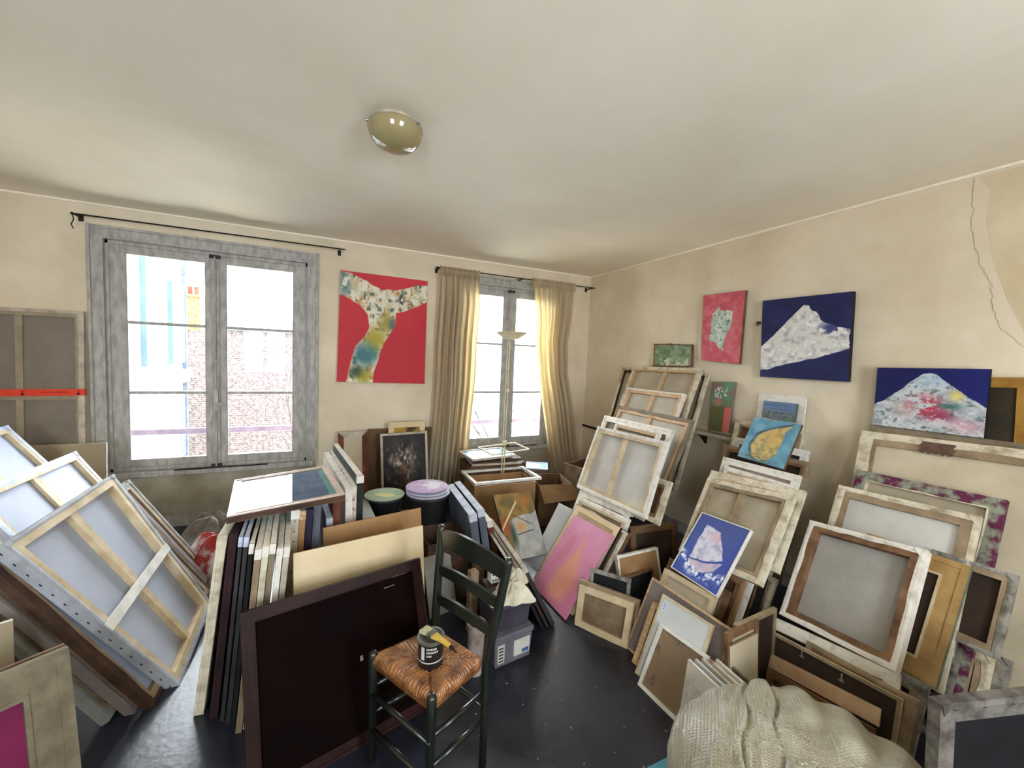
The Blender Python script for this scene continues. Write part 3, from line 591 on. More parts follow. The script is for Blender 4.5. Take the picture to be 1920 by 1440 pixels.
    ('C113', 'st', 'stretched_canvas', 'canvas', 'kraft-brown canvas end in the gap right of the sailing boat painting', [1.9893, 1.6017, 0.0038], [-88.06, 24.59, 1.14], 0.4202, 0.4234, {'wood': 'wood_stain', 'wrap': 'kraft', 'cloth': 'kraft_dark', 'bw': 0.04}),
    ('C114', 'st', 'stretched_canvas', 'canvas', 'dark wooden canvas end in the gap right of the sailing boat painting', [1.8768, 1.6079, 0.0017], [-89.1, 25.83, 0.51], 0.4202, 0.3844, {'wood': 'pine_dull', 'wrap': 'wood_stain', 'cloth': 'kraft_dark', 'bw': 0.04}),
    ('C6', 'st', 'stretched_canvas', 'canvas', 'canvas back with beige cloth and small nails supporting the sailing boat painting', [1.7249, 1.5406, 0.0019], [-85.65, 27.93, 0.74], 0.3409, 0.4016, {'wood': 'pine_light', 'wrap': 'pine_light', 'nofold': 1, 'cloth': 'linen_cream', 'bw': 0.03, 't': 0.02}),
    ('C5', 'pa', 'boat_painting', 'painting', 'blue painting of a white sailing boat in a thin white frame', [1.9254, 1.5485, 0.3636], [-92.35, 36.94, 1.64], 0.3149, 0.3953, {'t': 0.02, 'f': 'boat', 'edge': 'primed', 'rim': 1, 'warp': [(-0.0005, 0.0038), (-0.0005, -0.003), (-0.0002, 0.0057), (0.0017, -0.0074)]}),
    ('C7', 'bd', 'mount_board', 'board', 'taupe grey board with a wooden rim leaning below the sailing boat painting', [1.56, 1.4006, 0.0012], [-88.14, 25.72, 0.3], 0.4989, 0.4055, {'t': 0.012, 'mat': 'taupe', 'edge': 'pine', 'rim': 1}),
    ('C9', 'st', 'stretched_canvas', 'canvas', 'narrow raw pine frame on the left edge of the small frame stack', [1.52, 1.429, 0.0017], [-81.33, 27.79, 0.91], 0.2397, 0.3302, {'wood': 'pine', 'wrap': 'pine', 'nofold': 1, 'cloth': 'linen_brown', 'bw': 0.03, 't': 0.02}),
    ('C8', 'fr', 'framed_board', 'framed board', 'pale grey backing board with a small blue-white sticker in a thin wooden frame', [1.48, 1.3411, 0.0015], [-85.35, 26.04, 0.69], 0.289, 0.4135, {'bw': 0.01, 't': 0.018, 'mat': 'pine_light', 'panel': 'board_pale', 'rec': 0.002, 'sticker': 1}),
    ('C10', 'fr', 'white_frame', 'frame', 'white frame with brown hardboard back and metal clips standing on the dark floor', [1.4313, 1.3004, 0.0004], [-85.84, 30.75, -0.24], 0.2516, 0.3137, {'bw': 0.017, 't': 0.02, 'mat': 'primed_clean', 'panel': 'hardboard', 'rec': 0.008, 'clips': [(0.5, 0.85), (0.12, 0.62), (0.9, 0.42), (0.25, 0.2)], 'warp': [(0.0076, 0.0018), (-0.0066, -0.002), (0.0076, 0.0036), (-0.009, -0.004)]}),
    ('C12d', 'bd', 'primed_board', 'board', 'white-edged thin board beside the dark wooden frames at the sack', [1.7987, 1.2195, -0.0], [10.31, 4.29, 0.06], 0.0693, 0.2478, {'t': 0.03, 'mat': 'primed', 'edge': 'primed'}),
    ('C12f', 'bd', 'primed_board', 'board', 'thin grey board edge standing just right of the white clip frame', [1.7451, 1.2492, -0.0001], [10.04, 3.61, -0.03], 0.0288, 0.1973, {'t': 0.02, 'mat': 'board_pale', 'edge': 'primed'}),
    ('C12a', 'bd', 'mount_board', 'board', 'cream blank board standing upright beside the big sack', [1.7352, 1.0707, 0.0031], [3.4, 5.19, -0.44], 0.2102, 0.3615, {'t': 0.012, 'mat': 'linen_cream', 'edge': 'pine_dull'}),
    ('C12b', 'fr', 'dark_frame', 'frame', 'brown wooden frame top just behind the cream blank board', [1.7593, 1.1001, 0.0009], [3.83, 3.39, -0.33], 0.2366, 0.4044, {'bw': 0.03, 't': 0.02, 'mat': 'wood_stain', 'panel': 'linen_cream'}),
    ('C12c', 'fr', 'dark_frame', 'frame', 'thin grey-brown frame edge reaching toward the torn-corner canvas', [1.8888, 1.1348, 0.0006], [2.91, 1.58, -0.27], 0.3232, 0.4073, {'bw': 0.02, 't': 0.02, 'mat': 'pine_dull', 'panel': 'umber'}),
    ('D0b', 'fr', 'ochre_frame', 'frame', 'ochre wooden frame around a dark panel at the far right wall', [3.0253, 0.823, 1.0455], [-88.14, 3.72, 3.07], 0.3606, 0.5505, {'bw': 0.05, 't': 0.03, 'mat': 'ochre', 'panel': 'olive_dark'}),
    ('D0', 'pa', 'mountain_painting', 'painting', 'dark blue painting of a colourful snowy mountain standing on the right stack', [3.0126, 1.0238, 1.2847], [-90.06, 2.86, 1.44], 0.4555, 0.3486, {'t': 0.02, 'f': 'mountcol', 'edge': 'black', 'warp': [(0.0019, 0.0024), (0.0005, -0.0016), (-0.0005, -0.0001), (-0.0018, 0.0004)]}),
    ('D1b', 'st', 'stretched_canvas', 'canvas', 'rearmost wide canvas of the right stack, its thin top edge under the mountain painting', [2.7344, 0.746, 0.0224], [-89.97, 13.17, 1.0], 0.9977, 1.2979, {'wood': 'pine_dull', 'wrap': 'linen_dark', 'cloth': 'linen', 'bw': 0.05, 't': 0.02}),
    ('D1', 'st', 'stretched_canvas', 'canvas', 'widest cream canvas back of the right stack with a torn cloth scrap on top', [2.6737, 0.7594, 0.05], [-89.67, 14.23, 2.24], 0.9479, 1.2479, {'wood': 'pine_dull', 'wrap': 'primed_cream', 'cloth': 'linen_cream', 'bw': 0.075, 'scrap': 1}),
    ('D2', 'st', 'stretched_canvas', 'canvas', 'burgundy paint-edged canvas back in the middle of the right stack', [2.5002, 0.9247, 0.0965], [-90.41, 21.12, 1.45], 0.5762, 0.9984, {'wood': 'primed_cream', 'wrap': 'painted_edge', 'cloth': 'linen', 'bw': 0.055, 't': 0.03, 'wfrac': 0.95}),
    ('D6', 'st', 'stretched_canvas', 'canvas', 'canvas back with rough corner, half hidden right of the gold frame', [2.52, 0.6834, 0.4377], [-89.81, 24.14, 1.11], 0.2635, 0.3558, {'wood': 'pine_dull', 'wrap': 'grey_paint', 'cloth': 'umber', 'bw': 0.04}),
    ('D3', 'st', 'stretched_canvas', 'canvas', 'off-white canvas back between the gold frame and the burgundy canvas', [2.4072, 0.9477, 0.2197], [-89.58, 25.43, 2.54], 0.5624, 0.7997, {'wood': 'pine_dull', 'wrap': 'primed_cream', 'cloth': 'linen_pale', 'bw': 0.06}),
    ('D5', 'fr', 'gold_frame', 'frame', 'gold-brown wooden frame with dark opening behind the big grey canvas back', [2.335, 0.8528, 0.2825], [-89.25, 28.33, 0.57], 0.3702, 0.5404, {'bw': 0.085, 't': 0.025, 'mat': 'gold', 'panel': 'umber', 'edge': 'verdigris', 'bead': 'pine_light'}),
    ('D4', 'st', 'stretched_canvas', 'canvas', 'big canvas back with grey cloth and white crumpled edges, front of the right stack', [2.1933, 0.9841, 0.3207], [-93.72, 30.77, 5.74], 0.4822, 0.5417, {'wfrac': 0.5, 'wood': 'wood_stain', 'wrap': 'primed', 'cloth': 'linen_grey', 'bw': 0.05, 't': 0.045, 'warp': [(0.0006, -0.0003), (-0.0014, -0.0001), (0.0017, 0.0039), (-0.0005, -0.006)]}),
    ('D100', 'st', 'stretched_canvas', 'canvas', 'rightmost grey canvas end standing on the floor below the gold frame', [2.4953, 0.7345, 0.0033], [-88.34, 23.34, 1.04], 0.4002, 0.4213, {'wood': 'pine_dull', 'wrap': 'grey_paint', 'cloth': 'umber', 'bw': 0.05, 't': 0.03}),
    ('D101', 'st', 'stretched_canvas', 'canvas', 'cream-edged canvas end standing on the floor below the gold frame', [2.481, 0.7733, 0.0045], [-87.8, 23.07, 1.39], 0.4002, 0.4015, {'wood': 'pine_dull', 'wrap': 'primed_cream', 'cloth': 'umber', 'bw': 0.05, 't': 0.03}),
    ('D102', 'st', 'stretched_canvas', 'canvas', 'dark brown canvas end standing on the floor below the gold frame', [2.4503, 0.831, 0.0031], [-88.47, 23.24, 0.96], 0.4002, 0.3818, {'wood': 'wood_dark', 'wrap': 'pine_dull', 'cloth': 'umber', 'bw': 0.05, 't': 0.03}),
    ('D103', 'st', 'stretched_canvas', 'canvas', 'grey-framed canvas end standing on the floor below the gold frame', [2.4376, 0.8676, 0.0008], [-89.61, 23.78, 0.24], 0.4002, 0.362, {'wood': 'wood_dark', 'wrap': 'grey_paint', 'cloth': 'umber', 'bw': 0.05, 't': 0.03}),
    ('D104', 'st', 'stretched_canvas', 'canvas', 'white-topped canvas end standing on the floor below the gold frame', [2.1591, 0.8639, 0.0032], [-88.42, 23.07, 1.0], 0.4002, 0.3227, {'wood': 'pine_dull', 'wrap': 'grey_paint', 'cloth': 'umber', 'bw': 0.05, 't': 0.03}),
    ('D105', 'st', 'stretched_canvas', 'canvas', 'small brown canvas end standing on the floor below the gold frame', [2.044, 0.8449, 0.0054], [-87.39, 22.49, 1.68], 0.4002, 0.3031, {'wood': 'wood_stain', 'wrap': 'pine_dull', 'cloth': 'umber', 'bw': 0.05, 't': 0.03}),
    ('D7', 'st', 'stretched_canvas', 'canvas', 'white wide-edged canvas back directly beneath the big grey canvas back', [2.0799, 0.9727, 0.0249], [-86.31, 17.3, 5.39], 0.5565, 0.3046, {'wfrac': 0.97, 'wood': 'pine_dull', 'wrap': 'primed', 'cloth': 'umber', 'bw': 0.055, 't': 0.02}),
    ('D8', 'fr', 'tray_frame', 'frame', 'brown hardboard-backed frame with metal hangers above the sack', [2.0199, 0.9228, 0.0119], [-85.09, 20.2, 2.94], 0.4952, 0.2702, {'bw': 0.014, 't': 0.02, 'mat': 'pine_dull', 'panel': 'umber', 'rec': 0.01, 'clips': [(0.28, 0.86), (0.6, 0.82)], 'edge': 'pine_light'}),
    ('D8b', 'st', 'stretched_canvas', 'canvas', 'low brown canvas back between the light plank and the sack', [1.9497, 0.9139, 0.016], [-85.65, 17.88, 4.76], 0.4066, 0.1442, {'wood': 'wood_stain', 'wrap': 'wood_stain', 'nofold': 1, 'cloth': 'kraft_dark', 'bw': 0.03, 't': 0.02, 'v': [0.15]}),
    ('plank', 'bd', 'wood_plank', 'plank', 'light wooden plank lying across the brown hardboard frame', [2.0301, 0.9594, 0.1361], [-86.52, 19.74, 6.61], 0.4659, 0.0665, {'t': 0.012, 'mat': 'pine_warm', 'edge': 'pine_dull', 'warp': [(0.002, 0.0012), (-0.0007, -0.0004), (0.0009, 0.001), (-0.0023, -0.002)]}),
    ('D8c', 'fr', 'small_frame', 'frame', 'small grey-white frame corner poking out above the sack', [1.8977, 1.0899, 0.0016], [-79.81, 18.44, 1.46], 0.1421, 0.0963, {'bw': 0.012, 't': 0.02, 'mat': 'grey_paint', 'panel': 'linen_dark'}),
    ('D11', 'st', 'stretched_canvas', 'canvas', 'paint-smeared canvas back cut off by the bottom right picture corner', [1.9116, 0.3095, 0.0506], [-16.48, 2.94, -0.09], 0.6999, 0.6202, {'wood': 'grey_dark', 'wrap': 'grey_dark', 'cloth': 'black', 'bw': 0.055, 't': 0.03}),
    ('L0', 'st', 'stretched_canvas', 'canvas', 'canvas back against the window wall with red warning tape around its middle', [-2.0489, 4.2076, 0.665], [-0.04, 3.12, 0.54], 0.7208, 1.1481, {'wood': 'taupe_wood', 'wrap': 'primed_dull', 'cloth': 'taupe_cloth', 'bw': 0.05, 'v': [0.5], 'h_': [0.42], 'tape': 1}),
    ('L1', 'bd', 'kraft_board', 'board', 'plain kraft board standing behind the slanted canvases left of the window', [-1.9248, 4.0711, 0.0546], [-0.5, 3.74, 0.34], 0.7996, 0.7496, {'t': 0.012, 'mat': 'kraft_grey', 'edge': 'primed'}),
    ('L2', 'st', 'stretched_canvas', 'canvas', 'slanted canvas back farthest left, cut off by the left picture border', [-1.1998, 3.3986, -0.0], [87.97, 35.97, -0.0], 0.7983, 1.2401, {'wood': 'pine_light', 'wrap': 'primed_blue', 'cloth': 'linen_white', 'bw': 0.05, 'v': [0.5], 't': 0.03}),
    ('L3', 'st', 'stretched_canvas', 'canvas', 'slanted canvas back behind the front left one, with a dark crossbar shadow', [-0.9277, 3.0912, 0.0025], [88.28, 32.24, 0.45], 0.8459, 1.0223, {'wood': 'pine_light', 'wrap': 'primed_blue', 'cloth': 'linen_white', 'bw': 0.05, 'v': [0.5], 't': 0.03}),
    ('LU0', 'st', 'stretched_canvas', 'canvas', 'third canvas hidden behind the big slanted front canvas on the left', [-0.7594, 2.698, 0.0449], [84.1, 31.48, 3.63], 1.1801, 0.76, {'wood': 'pine_dull', 'wrap': 'primed_grey', 'cloth': 'linen_white', 'bw': 0.05, 't': 0.03}),
    ('LU1', 'st', 'stretched_canvas', 'canvas', 'second canvas hidden behind the big slanted front canvas on the left', [-0.7002, 2.6309, 0.0302], [84.95, 31.5, 3.98], 0.9977, 0.83, {'wood': 'pine_dull', 'wrap': 'taupe', 'cloth': 'linen_white', 'bw': 0.05, 't': 0.03}),
    ('LU2', 'st', 'stretched_canvas', 'canvas', 'first canvas hidden behind the big slanted front canvas on the left', [-0.6447, 2.5596, 0.025], [85.05, 31.5, 4.02], 0.8424, 0.9, {'wood': 'pine_dull', 'wrap': 'wood_dark', 'cloth': 'linen_white', 'bw': 0.05, 't': 0.03}),
    ('L4', 'st', 'stretched_canvas', 'canvas', 'large slanted canvas back at the front left with a pale cross batten and stapled edge', [-0.5907, 2.5512, 0.0242], [84.86, 31.44, 4.7], 0.6912, 0.9473, {'wood': 'pine_light', 'wrap': 'primed_side', 'cloth': 'linen_white', 'bw': 0.05, 't': 0.045, 'v': [0.5], 'h_': [0.46], 'hproud': 1, 'staples': 1, 'warp': [(0.037, -0.0129), (-0.0903, 0.0277), (0.069, -0.0066), (-0.0225, 0.0016)]}),
    ('L5b', 'fr', 'magenta_frame', 'frame', 'thin wooden frame edge just behind the magenta picture at bottom left', [-0.9548, 1.5001, 0.0008], [33.93, 13.04, 0.2], 0.6067, 0.5907, {'bw': 0.02, 't': 0.02, 'mat': 'wood_stain', 'panel': 'kraft_dark'}),
    ('L5', 'fr', 'magenta_frame', 'frame', 'wide greyish wooden frame around a magenta panel at bottom left', [-0.9001, 1.4149, 0.0025], [33.94, 13.05, 0.33], 0.5957, 0.625, {'bw': 0.1, 't': 0.03, 'mat': 'frame_grey', 'panel': 'magenta', 'rec': 0.02}),
    ('L6', 'bd', 'kraft_board', 'board', 'small grey-brown board with a white edge at the left picture border', [-1.1197, 1.8805, 0.0983], [29.28, 4.72, -0.55], 0.3005, 0.488, {'t': 0.02, 'mat': 'kraft_grey', 'edge': 'primed'}),
    ('M1', 'bd', 'upright_canvas', 'canvas', 'tall cream-edged canvas leaning at the left end of the upright stack', [-0.4786, 2.0201, 0.0021], [-1.04, 0.11, -6.65], 0.0368, 0.7894, {'t': 0.55, 'mat': 'primed_cream', 'edge': 'primed_cream', 'bar': None}),
    ('M2', 'bd', 'upright_canvas', 'canvas', 'dark maroon canvas edge second from the left in the upright stack', [-0.4174, 1.9801, 0.0014], [0.96, 0.05, -5.41], 0.0304, 0.8046, {'t': 0.55, 'mat': 'maroon', 'edge': 'maroon', 'bar': None}),
    ('M3', 'bd', 'upright_canvas', 'canvas', 'charcoal canvas edge with a pale top, left one of the pair', [-0.3811, 1.9501, 0.0007], [1.99, -0.02, -5.09], 0.0154, 0.8024, {'t': 0.6, 'mat': 'charcoal', 'edge': 'primed_blue', 'bar': None}),
    ('M3b', 'bd', 'upright_canvas', 'canvas', 'charcoal canvas edge with a pale top, right one of the pair', [-0.3563, 1.9301, 0.0007], [1.99, -0.04, -4.93], 0.0169, 0.8074, {'t': 0.6, 'mat': 'charcoal', 'edge': 'primed_blue', 'bar': None}),
    ('M4', 'bd', 'upright_canvas', 'canvas', 'black canvas edge with crumpled white corner before the light canvases', [-0.3352, 1.9001, 0.0008], [1.98, -0.0, -5.17], 0.0169, 0.7872, {'t': 0.6, 'mat': 'black', 'edge': 'primed', 'bar': None}),
    ('M50', 'bd', 'upright_canvas', 'canvas', 'leftmost of the five light canvas edges under the glass frame', [-0.3078, 1.8601, 0.0011], [3.0, 0.01, -5.29], 0.0233, 0.7762, {'t': 0.62, 'mat': 'pine_dull', 'edge': 'primed', 'bar': None}),
    ('M51', 'bd', 'upright_canvas', 'canvas', 'second of the five light canvas edges under the glass frame', [-0.2823, 1.8701, 0.0011], [3.0, 0.0, -5.23], 0.0242, 0.7786, {'t': 0.62, 'mat': 'primed_cream', 'edge': 'primed', 'bar': None}),
    ('M52', 'bd', 'upright_canvas', 'canvas', 'middle of the five light canvas edges under the glass frame', [-0.2569, 1.8801, 0.001], [2.99, 0.0, -5.17], 0.0222, 0.7825, {'t': 0.62, 'mat': 'linen_dark', 'edge': 'primed', 'bar': None}),
    ('M53', 'bd', 'upright_canvas', 'canvas', 'fourth of the five light canvas edges under the glass frame', [-0.2298, 1.8901, 0.001], [3.0, 0.0, -5.17], 0.0228, 0.7518, {'t': 0.62, 'mat': 'primed', 'edge': 'primed', 'bar': None}),
    ('M54', 'bd', 'upright_canvas', 'canvas', 'rightmost of the five light canvas edges under the glass frame', [-0.2037, 1.9001, 0.001], [3.0, 0.01, -5.11], 0.0229, 0.7498, {'t': 0.62, 'mat': 'primed_dull', 'edge': 'primed', 'bar': None}),
    ('M6', 'bd', 'upright_canvas', 'canvas', 'pale canvas edge with a row of staples under the glass frame', [-0.1609, 2.1501, 0.0009], [4.0, 0.01, -2.91], 0.0358, 0.8148, {'t': 0.4, 'mat': 'primed_dull', 'edge': 'primed', 'bar': 'staples'}),
    ('M7', 'bd', 'upright_canvas', 'canvas', 'tan cardboard edge between stapled and purple canvases', [-0.1303, 2.1501, 0.0007], [4.0, -0.0, -3.06], 0.0268, 0.8083, {'t': 0.4, 'mat': 'kraft', 'edge': 'pine', 'bar': None}),
    ('M8', 'bd', 'upright_canvas', 'canvas', 'dark purple canvas edge under the glass frame', [-0.1, 2.1501, 0.0008], [4.0, 0.0, -3.0], 0.0287, 0.8125, {'t': 0.4, 'mat': 'purple_dark', 'edge': 'purple_dark', 'bar': None}),
    ('M9', 'bd', 'upright_canvas', 'canvas', 'slate grey canvas edge under the right part of the glass frame', [-0.0661, 2.1801, 0.0009], [4.95, 0.01, -3.01], 0.0348, 0.8144, {'t': 0.5, 'mat': 'slate', 'edge': 'slate', 'bar': None}),
    ('M10', 'bd', 'upright_canvas', 'canvas', 'blue-white canvas edge sloping under the right end of the glass frame', [0.0323, 2.3401, 0.0], [6.0, 0.0, -0.12], 0.033, 0.6821, {'t': 0.45, 'mat': 'slate', 'edge': 'primed_blue', 'bar': None}),
    ('M11', 'bd', 'upright_canvas', 'canvas', 'reddish brown board edge next to the tall white canvases', [0.0667, 2.3601, 0.0], [7.0, 0.0, -0.11], 0.0336, 0.7695, {'t': 0.5, 'mat': 'rust', 'edge': 'rust', 'bar': None}),
    ('M12', 'bd', 'upright_canvas', 'canvas', 'tall white canvas edge touching the glass frame, left of three', [0.1439, 2.4601, 0.0002], [7.02, -0.0, 0.48], 0.0397, 0.7967, {'t': 0.95, 'mat': 'primed', 'edge': 'primed', 'bar': None}),
    ('M13', 'bd', 'upright_canvas', 'canvas', 'tall white canvas edge with grey smudges, middle of three', [0.1718, 2.4601, 0.0], [7.01, 0.0, 0.2], 0.0223, 0.8092, {'t': 0.95, 'mat': 'rust_white', 'edge': 'primed', 'bar': None}),
    ('M14', 'bd', 'upright_canvas', 'canvas', 'tall dark green canvas edge with white top, right of three', [0.1901, 2.4601, 0.0002], [7.01, -0.01, -0.58], 0.0371, 0.8665, {'t': 0.92, 'mat': 'green_black', 'edge': 'primed', 'bar': None}),
    ('M15', 'bd', 'upright_canvas', 'canvas', 'low pale pink-white board between upright stack and green plate', [0.2421, 2.56, 0.0008], [2.95, 0.01, -0.94], 0.0948, 0.5657, {'t': 0.35, 'mat': 'board_pale', 'edge': 'board_pale', 'bar': None}),
    ('mirror', 'fr', 'glass_frame', 'picture frame', 'glazed frame lying across the upright canvases and reflecting the window', [-0.137, 2.0827, 0.865], [8.31, 91.11, -0.62], 0.4824, 0.6161, {'bw': 0.032, 't': 0.03, 'mat': 'frame_rose', 'panel': 'teal_reflect', 'edge': 'wood_dark', 'glass': 1, 'rec': 0.006, 'warp': [(-0.0003, -0.0325), (0.007, 0.05), (0.0065, 0.0576), (0.0082, -0.052)]}),
    ('kflap', 'bd', 'kraft_board', 'board', 'brown cardboard sheet standing behind the cream board', [0.2886, 2.22, 0.0019], [11.24, 6.81, 0.4], 0.544, 0.674, {'t': 0.006, 'mat': 'kraft', 'edge': 'kraft'}),
    ('cream', 'bd', 'cream_board', 'board', 'large blank cream board above the dark mahogany picture', [0.1992, 1.93, 0.0002], [10.03, 7.7, -0.04], 0.6132, 0.69, {'t': 0.01, 'mat': 'cream', 'edge': 'kraft'}),
    ('dark', 'fr', 'mahogany_picture', 'picture', 'large dark mahogany-framed blackish red picture in front of the upright stack', [0.1292, 1.6, 0.0038], [12.88, 19.22, 0.63], 0.7255, 0.6338, {'bw': 0.045, 't': 0.03, 'mat': 'mahogany', 'panel': 'mahogany_panel', 'rec': 0.01, 'scuffs': 1}),
    ('red', 'pa', 'wall_painting', 'painting', 'red painting with a white and green branching shape hung between the windows', [0.5422, 4.27, 1.2787], [-0.2, 0.45, -0.76], 0.8557, 1.0861, {'t': 0.03, 'f': 'redbranch', 'edge': 'primed', 'warp': [(-0.0037, 0.0007), (0.004, -0.0009), (-0.0037, 0.0016), (0.0034, -0.0012)]}),
    ('W1', 'fr', 'brown_frame', 'frame', 'brown frame with a beige panel standing left of the dark portrait', [0.2745, 4.1136, 0.0582], [0.45, 5.09, 1.03], 0.2689, 0.7497, {'bw': 0.05, 't': 0.02, 'mat': 'rust', 'panel': 'linen_cream', 'top': 'primed_dull'}),
    ('W2', 'bd', 'kraft_board', 'board', 'large brown cardboard behind the framed dark painting', [0.7883, 4.1828, 0.0111], [-0.49, 4.1, -0.25], 0.7705, 0.7995, {'t': 0.012, 'mat': 'kraft_dark', 'edge': 'kraft_dark', 'label_': 1}),
    ('W4', 'fr', 'matted_picture', 'picture', 'cream-matted picture behind the dark portrait-shaped painting', [0.779, 4.0869, 0.0009], [0.01, 4.07, 0.12], 0.3672, 0.89, {'bw': 0.055, 't': 0.012, 'mat': 'cream', 'panel': 'dark_gold', 'rec': 0.001}),
    ('W3', 'fr', 'framed_painting', 'painting', 'dark brown smoky painting in a white frame between the windows', [0.7573, 3.9731, 0.0071], [-0.42, 5.48, 1.83], 0.4606, 0.7967, {'bw': 0.022, 't': 0.025, 'mat': 'primed_dull', 'f': 'smoky', 'rec': 0.006, 'panel': 'black'}),
    ('X6', 'pa', 'still_life_painting', 'painting', 'ochre and grey abstract still life leaning below the second window', [1.3889, 2.5257, 0.1208], [2.32, 39.68, -0.42], 0.3217, 0.5016, {'t': 0.02, 'f': 'still', 'edge': 'charcoal', 'warp': [(0.0079, 0.001), (-0.0053, -0.0012), (0.0052, -0.0044), (-0.0087, 0.0038)]}),
    ('E1', 'bd', 'upright_canvas', 'canvas', 'upright canvas with a pale blue-grey top beside the black bin, left of two', [0.9444, 2.3, 0.0038], [-3.0, -0.04, 8.79], 0.0496, 0.6065, {'t': 0.62, 'mat': 'slate', 'edge': 'primed_blue', 'bar': None}),
    ('E2', 'bd', 'upright_canvas', 'canvas', 'upright canvas with a pale blue-white top beside the black bin, right of two', [1.0366, 2.36, 0.0042], [-3.01, 0.08, 10.33], 0.0466, 0.6051, {'t': 0.62, 'mat': 'slate', 'edge': 'primed_blue', 'bar': None}),
    ('E3', 'bd', 'upright_canvas', 'canvas', 'short orange-brown canvas edge behind the two pale-topped canvases', [1.1231, 2.45, 0.0038], [-3.01, 0.06, 11.22], 0.0393, 0.4826, {'t': 0.3, 'mat': 'rust', 'edge': 'primed', 'bar': None}),
    ('E4', 'bd', 'upright_canvas', 'canvas', 'dark leaning board edge beside the storage boxes, left one', [1.1875, 1.95, 0.0042], [-6.02, 0.01, 27.26], 0.0185, 0.4345, {'t': 0.7, 'mat': 'black', 'edge': 'primed_dull', 'bar': None}),
    ('E5', 'bd', 'upright_canvas', 'canvas', 'dark leaning board edge beside the storage boxes, middle one', [1.2196, 1.95, 0.0045], [-6.03, 0.0, 27.72], 0.0195, 0.4424, {'t': 0.7, 'mat': 'umber', 'edge': 'linen_dark', 'bar': None}),
    ('E6', 'bd', 'upright_canvas', 'canvas', 'dark leaning board edge beside the pink painting, outermost one', [1.2577, 1.95, 0.0066], [-6.06, 0.0, 28.34], 0.0276, 0.4443, {'t': 0.7, 'mat': 'charcoal', 'edge': 'primed_dull', 'bar': None}),
    ('X8', 'bd', 'primed_board', 'board', 'grey-white board standing behind the green chair back', [0.6836, 2.2998, 0.0017], [12.88, 16.84, 1.13], 0.1859, 0.3526, {'t': 0.02, 'mat': 'board_grey', 'edge': 'primed_dull'}),
]
# ------------------------------------------------------------------ room shell
mat('wall_paint', (228, 215, 191), rgb2=(206, 191, 163), scale=1.3, rough=.85, bump=.12, bscale=25, contrast=(.3, .6))
mat('wall_paint_grey', (176, 168, 146), rgb2=(140, 130, 110), scale=2.5, rough=.8, bump=.2, bscale=20, contrast=(.3, .6))
mat('ceiling_paint', (246, 238, 220), rgb2=(236, 226, 204), scale=.9, rough=.9, bump=.1, bscale=5, contrast=(.3, .6))
mat('lino', (40, 43, 54), rgb2=(22, 22, 28), scale=3, rough=.3, bump=.12, bscale=30, spec=.45)
mat('window_paint', (184, 181, 174), rgb2=(150, 147, 140), scale=9, rough=.5, bump=.15, bscale=25, stretch=(3, 3, 1))
mat('grime', (60, 54, 46), rgb2=(36, 32, 28), scale=20)
T_ = .32
def segs_wall(name, holes, x0, x1, z1, y0, y1, m):
    mb = MB(); xs = sorted({x0, x1, *[v for h in holes for v in h[:2]]})
    for a, b in zip(xs, xs[1:]):
        hs = [h for h in holes if h[0] <= a + 1e-6 and h[1] >= b - 1e-6]
        if not hs: mb.box(a, b, y0, y1, 0, z1)
        else:
            mb.box(a, b, y0, y1, 0, hs[0][2]); mb.box(a, b, y0, y1, hs[0][3], z1)
    return tag(link(name, mb, m), kind='structure')
W1H = (-1.62, -.12, .50, 2.42); W2H = (1.40, 2.56, .52, 2.42)
segs_wall('wall_back', [W1H, W2H], LEFT_X - .2, ROOM_X + .2, ROOM_H, ROOM_Y, ROOM_Y + T_, 'wall_paint')
def box_obj(name, b, m, **k):
    mb = MB(); mb.box(*b); o = link(name, mb, m, bevel=k.pop('bevel', 0)); return tag(o, **k)
wr = box_obj('wall_right', (ROOM_X, ROOM_X + .2, FRONT_Y, ROOM_Y, 0, ROOM_H), 'wall_paint', kind='structure')
box_obj('wall_left', (LEFT_X - .2, LEFT_X, FRONT_Y, ROOM_Y, 0, ROOM_H), 'wall_paint', kind='structure')
# unseen wall behind the camera; its two windows are added to fill the room
segs_wall('wall_front', [(-1.65, -.75, .95, 2.35), (.85, 1.75, .95, 2.35)], LEFT_X - .2, ROOM_X + .2, ROOM_H, FRONT_Y - .2, FRONT_Y, 'wall_paint')
for i, a in enumerate((-1.65, .85)):
    mb = MB()
    for b in ((a, a + .06, .95, 2.35), (a + .85, a + .9, .95, 2.35), (a + .42, a + .48, .95, 2.35), (a, a + .9, .95, 1.02), (a, a + .9, 2.28, 2.35), (a, a + .9, 1.58, 1.61)): mb.box(b[0], b[1], FRONT_Y - .14, FRONT_Y - .08, b[2], b[3])
    tag(link('window_%d' % (3 + i), mb, 'window_paint'), kind='structure')
box_obj('floor', (LEFT_X - .2, ROOM_X + .2, FRONT_Y - .2, ROOM_Y + T_, -.1, 0), 'lino', kind='structure')
mb = MB()
def ceil_f(a, b):
    x, y = LEFT_X - .2 + a * (ROOM_X - LEFT_X + .4), FRONT_Y - .2 + b * (ROOM_Y - FRONT_Y + .4)
    ex = min(1, max(0, min(x - LEFT_X, ROOM_X - x, y - FRONT_Y, ROOM_Y - y)) / .5)
    return (x, y, ROOM_H + .012 * ex * (math.sin(x * 2.1 + y) + math.sin(y * 2.7 - x * .8)) * .5)
mb.grid(lambda a, b: ceil_f(b, a), 48, 48)
mb.box(LEFT_X - .2, ROOM_X + .2, FRONT_Y - .2, ROOM_Y + T_, ROOM_H + .03, ROOM_H + .15)
tag(link('ceiling', mb, 'ceiling_paint', smooth=False), kind='structure')
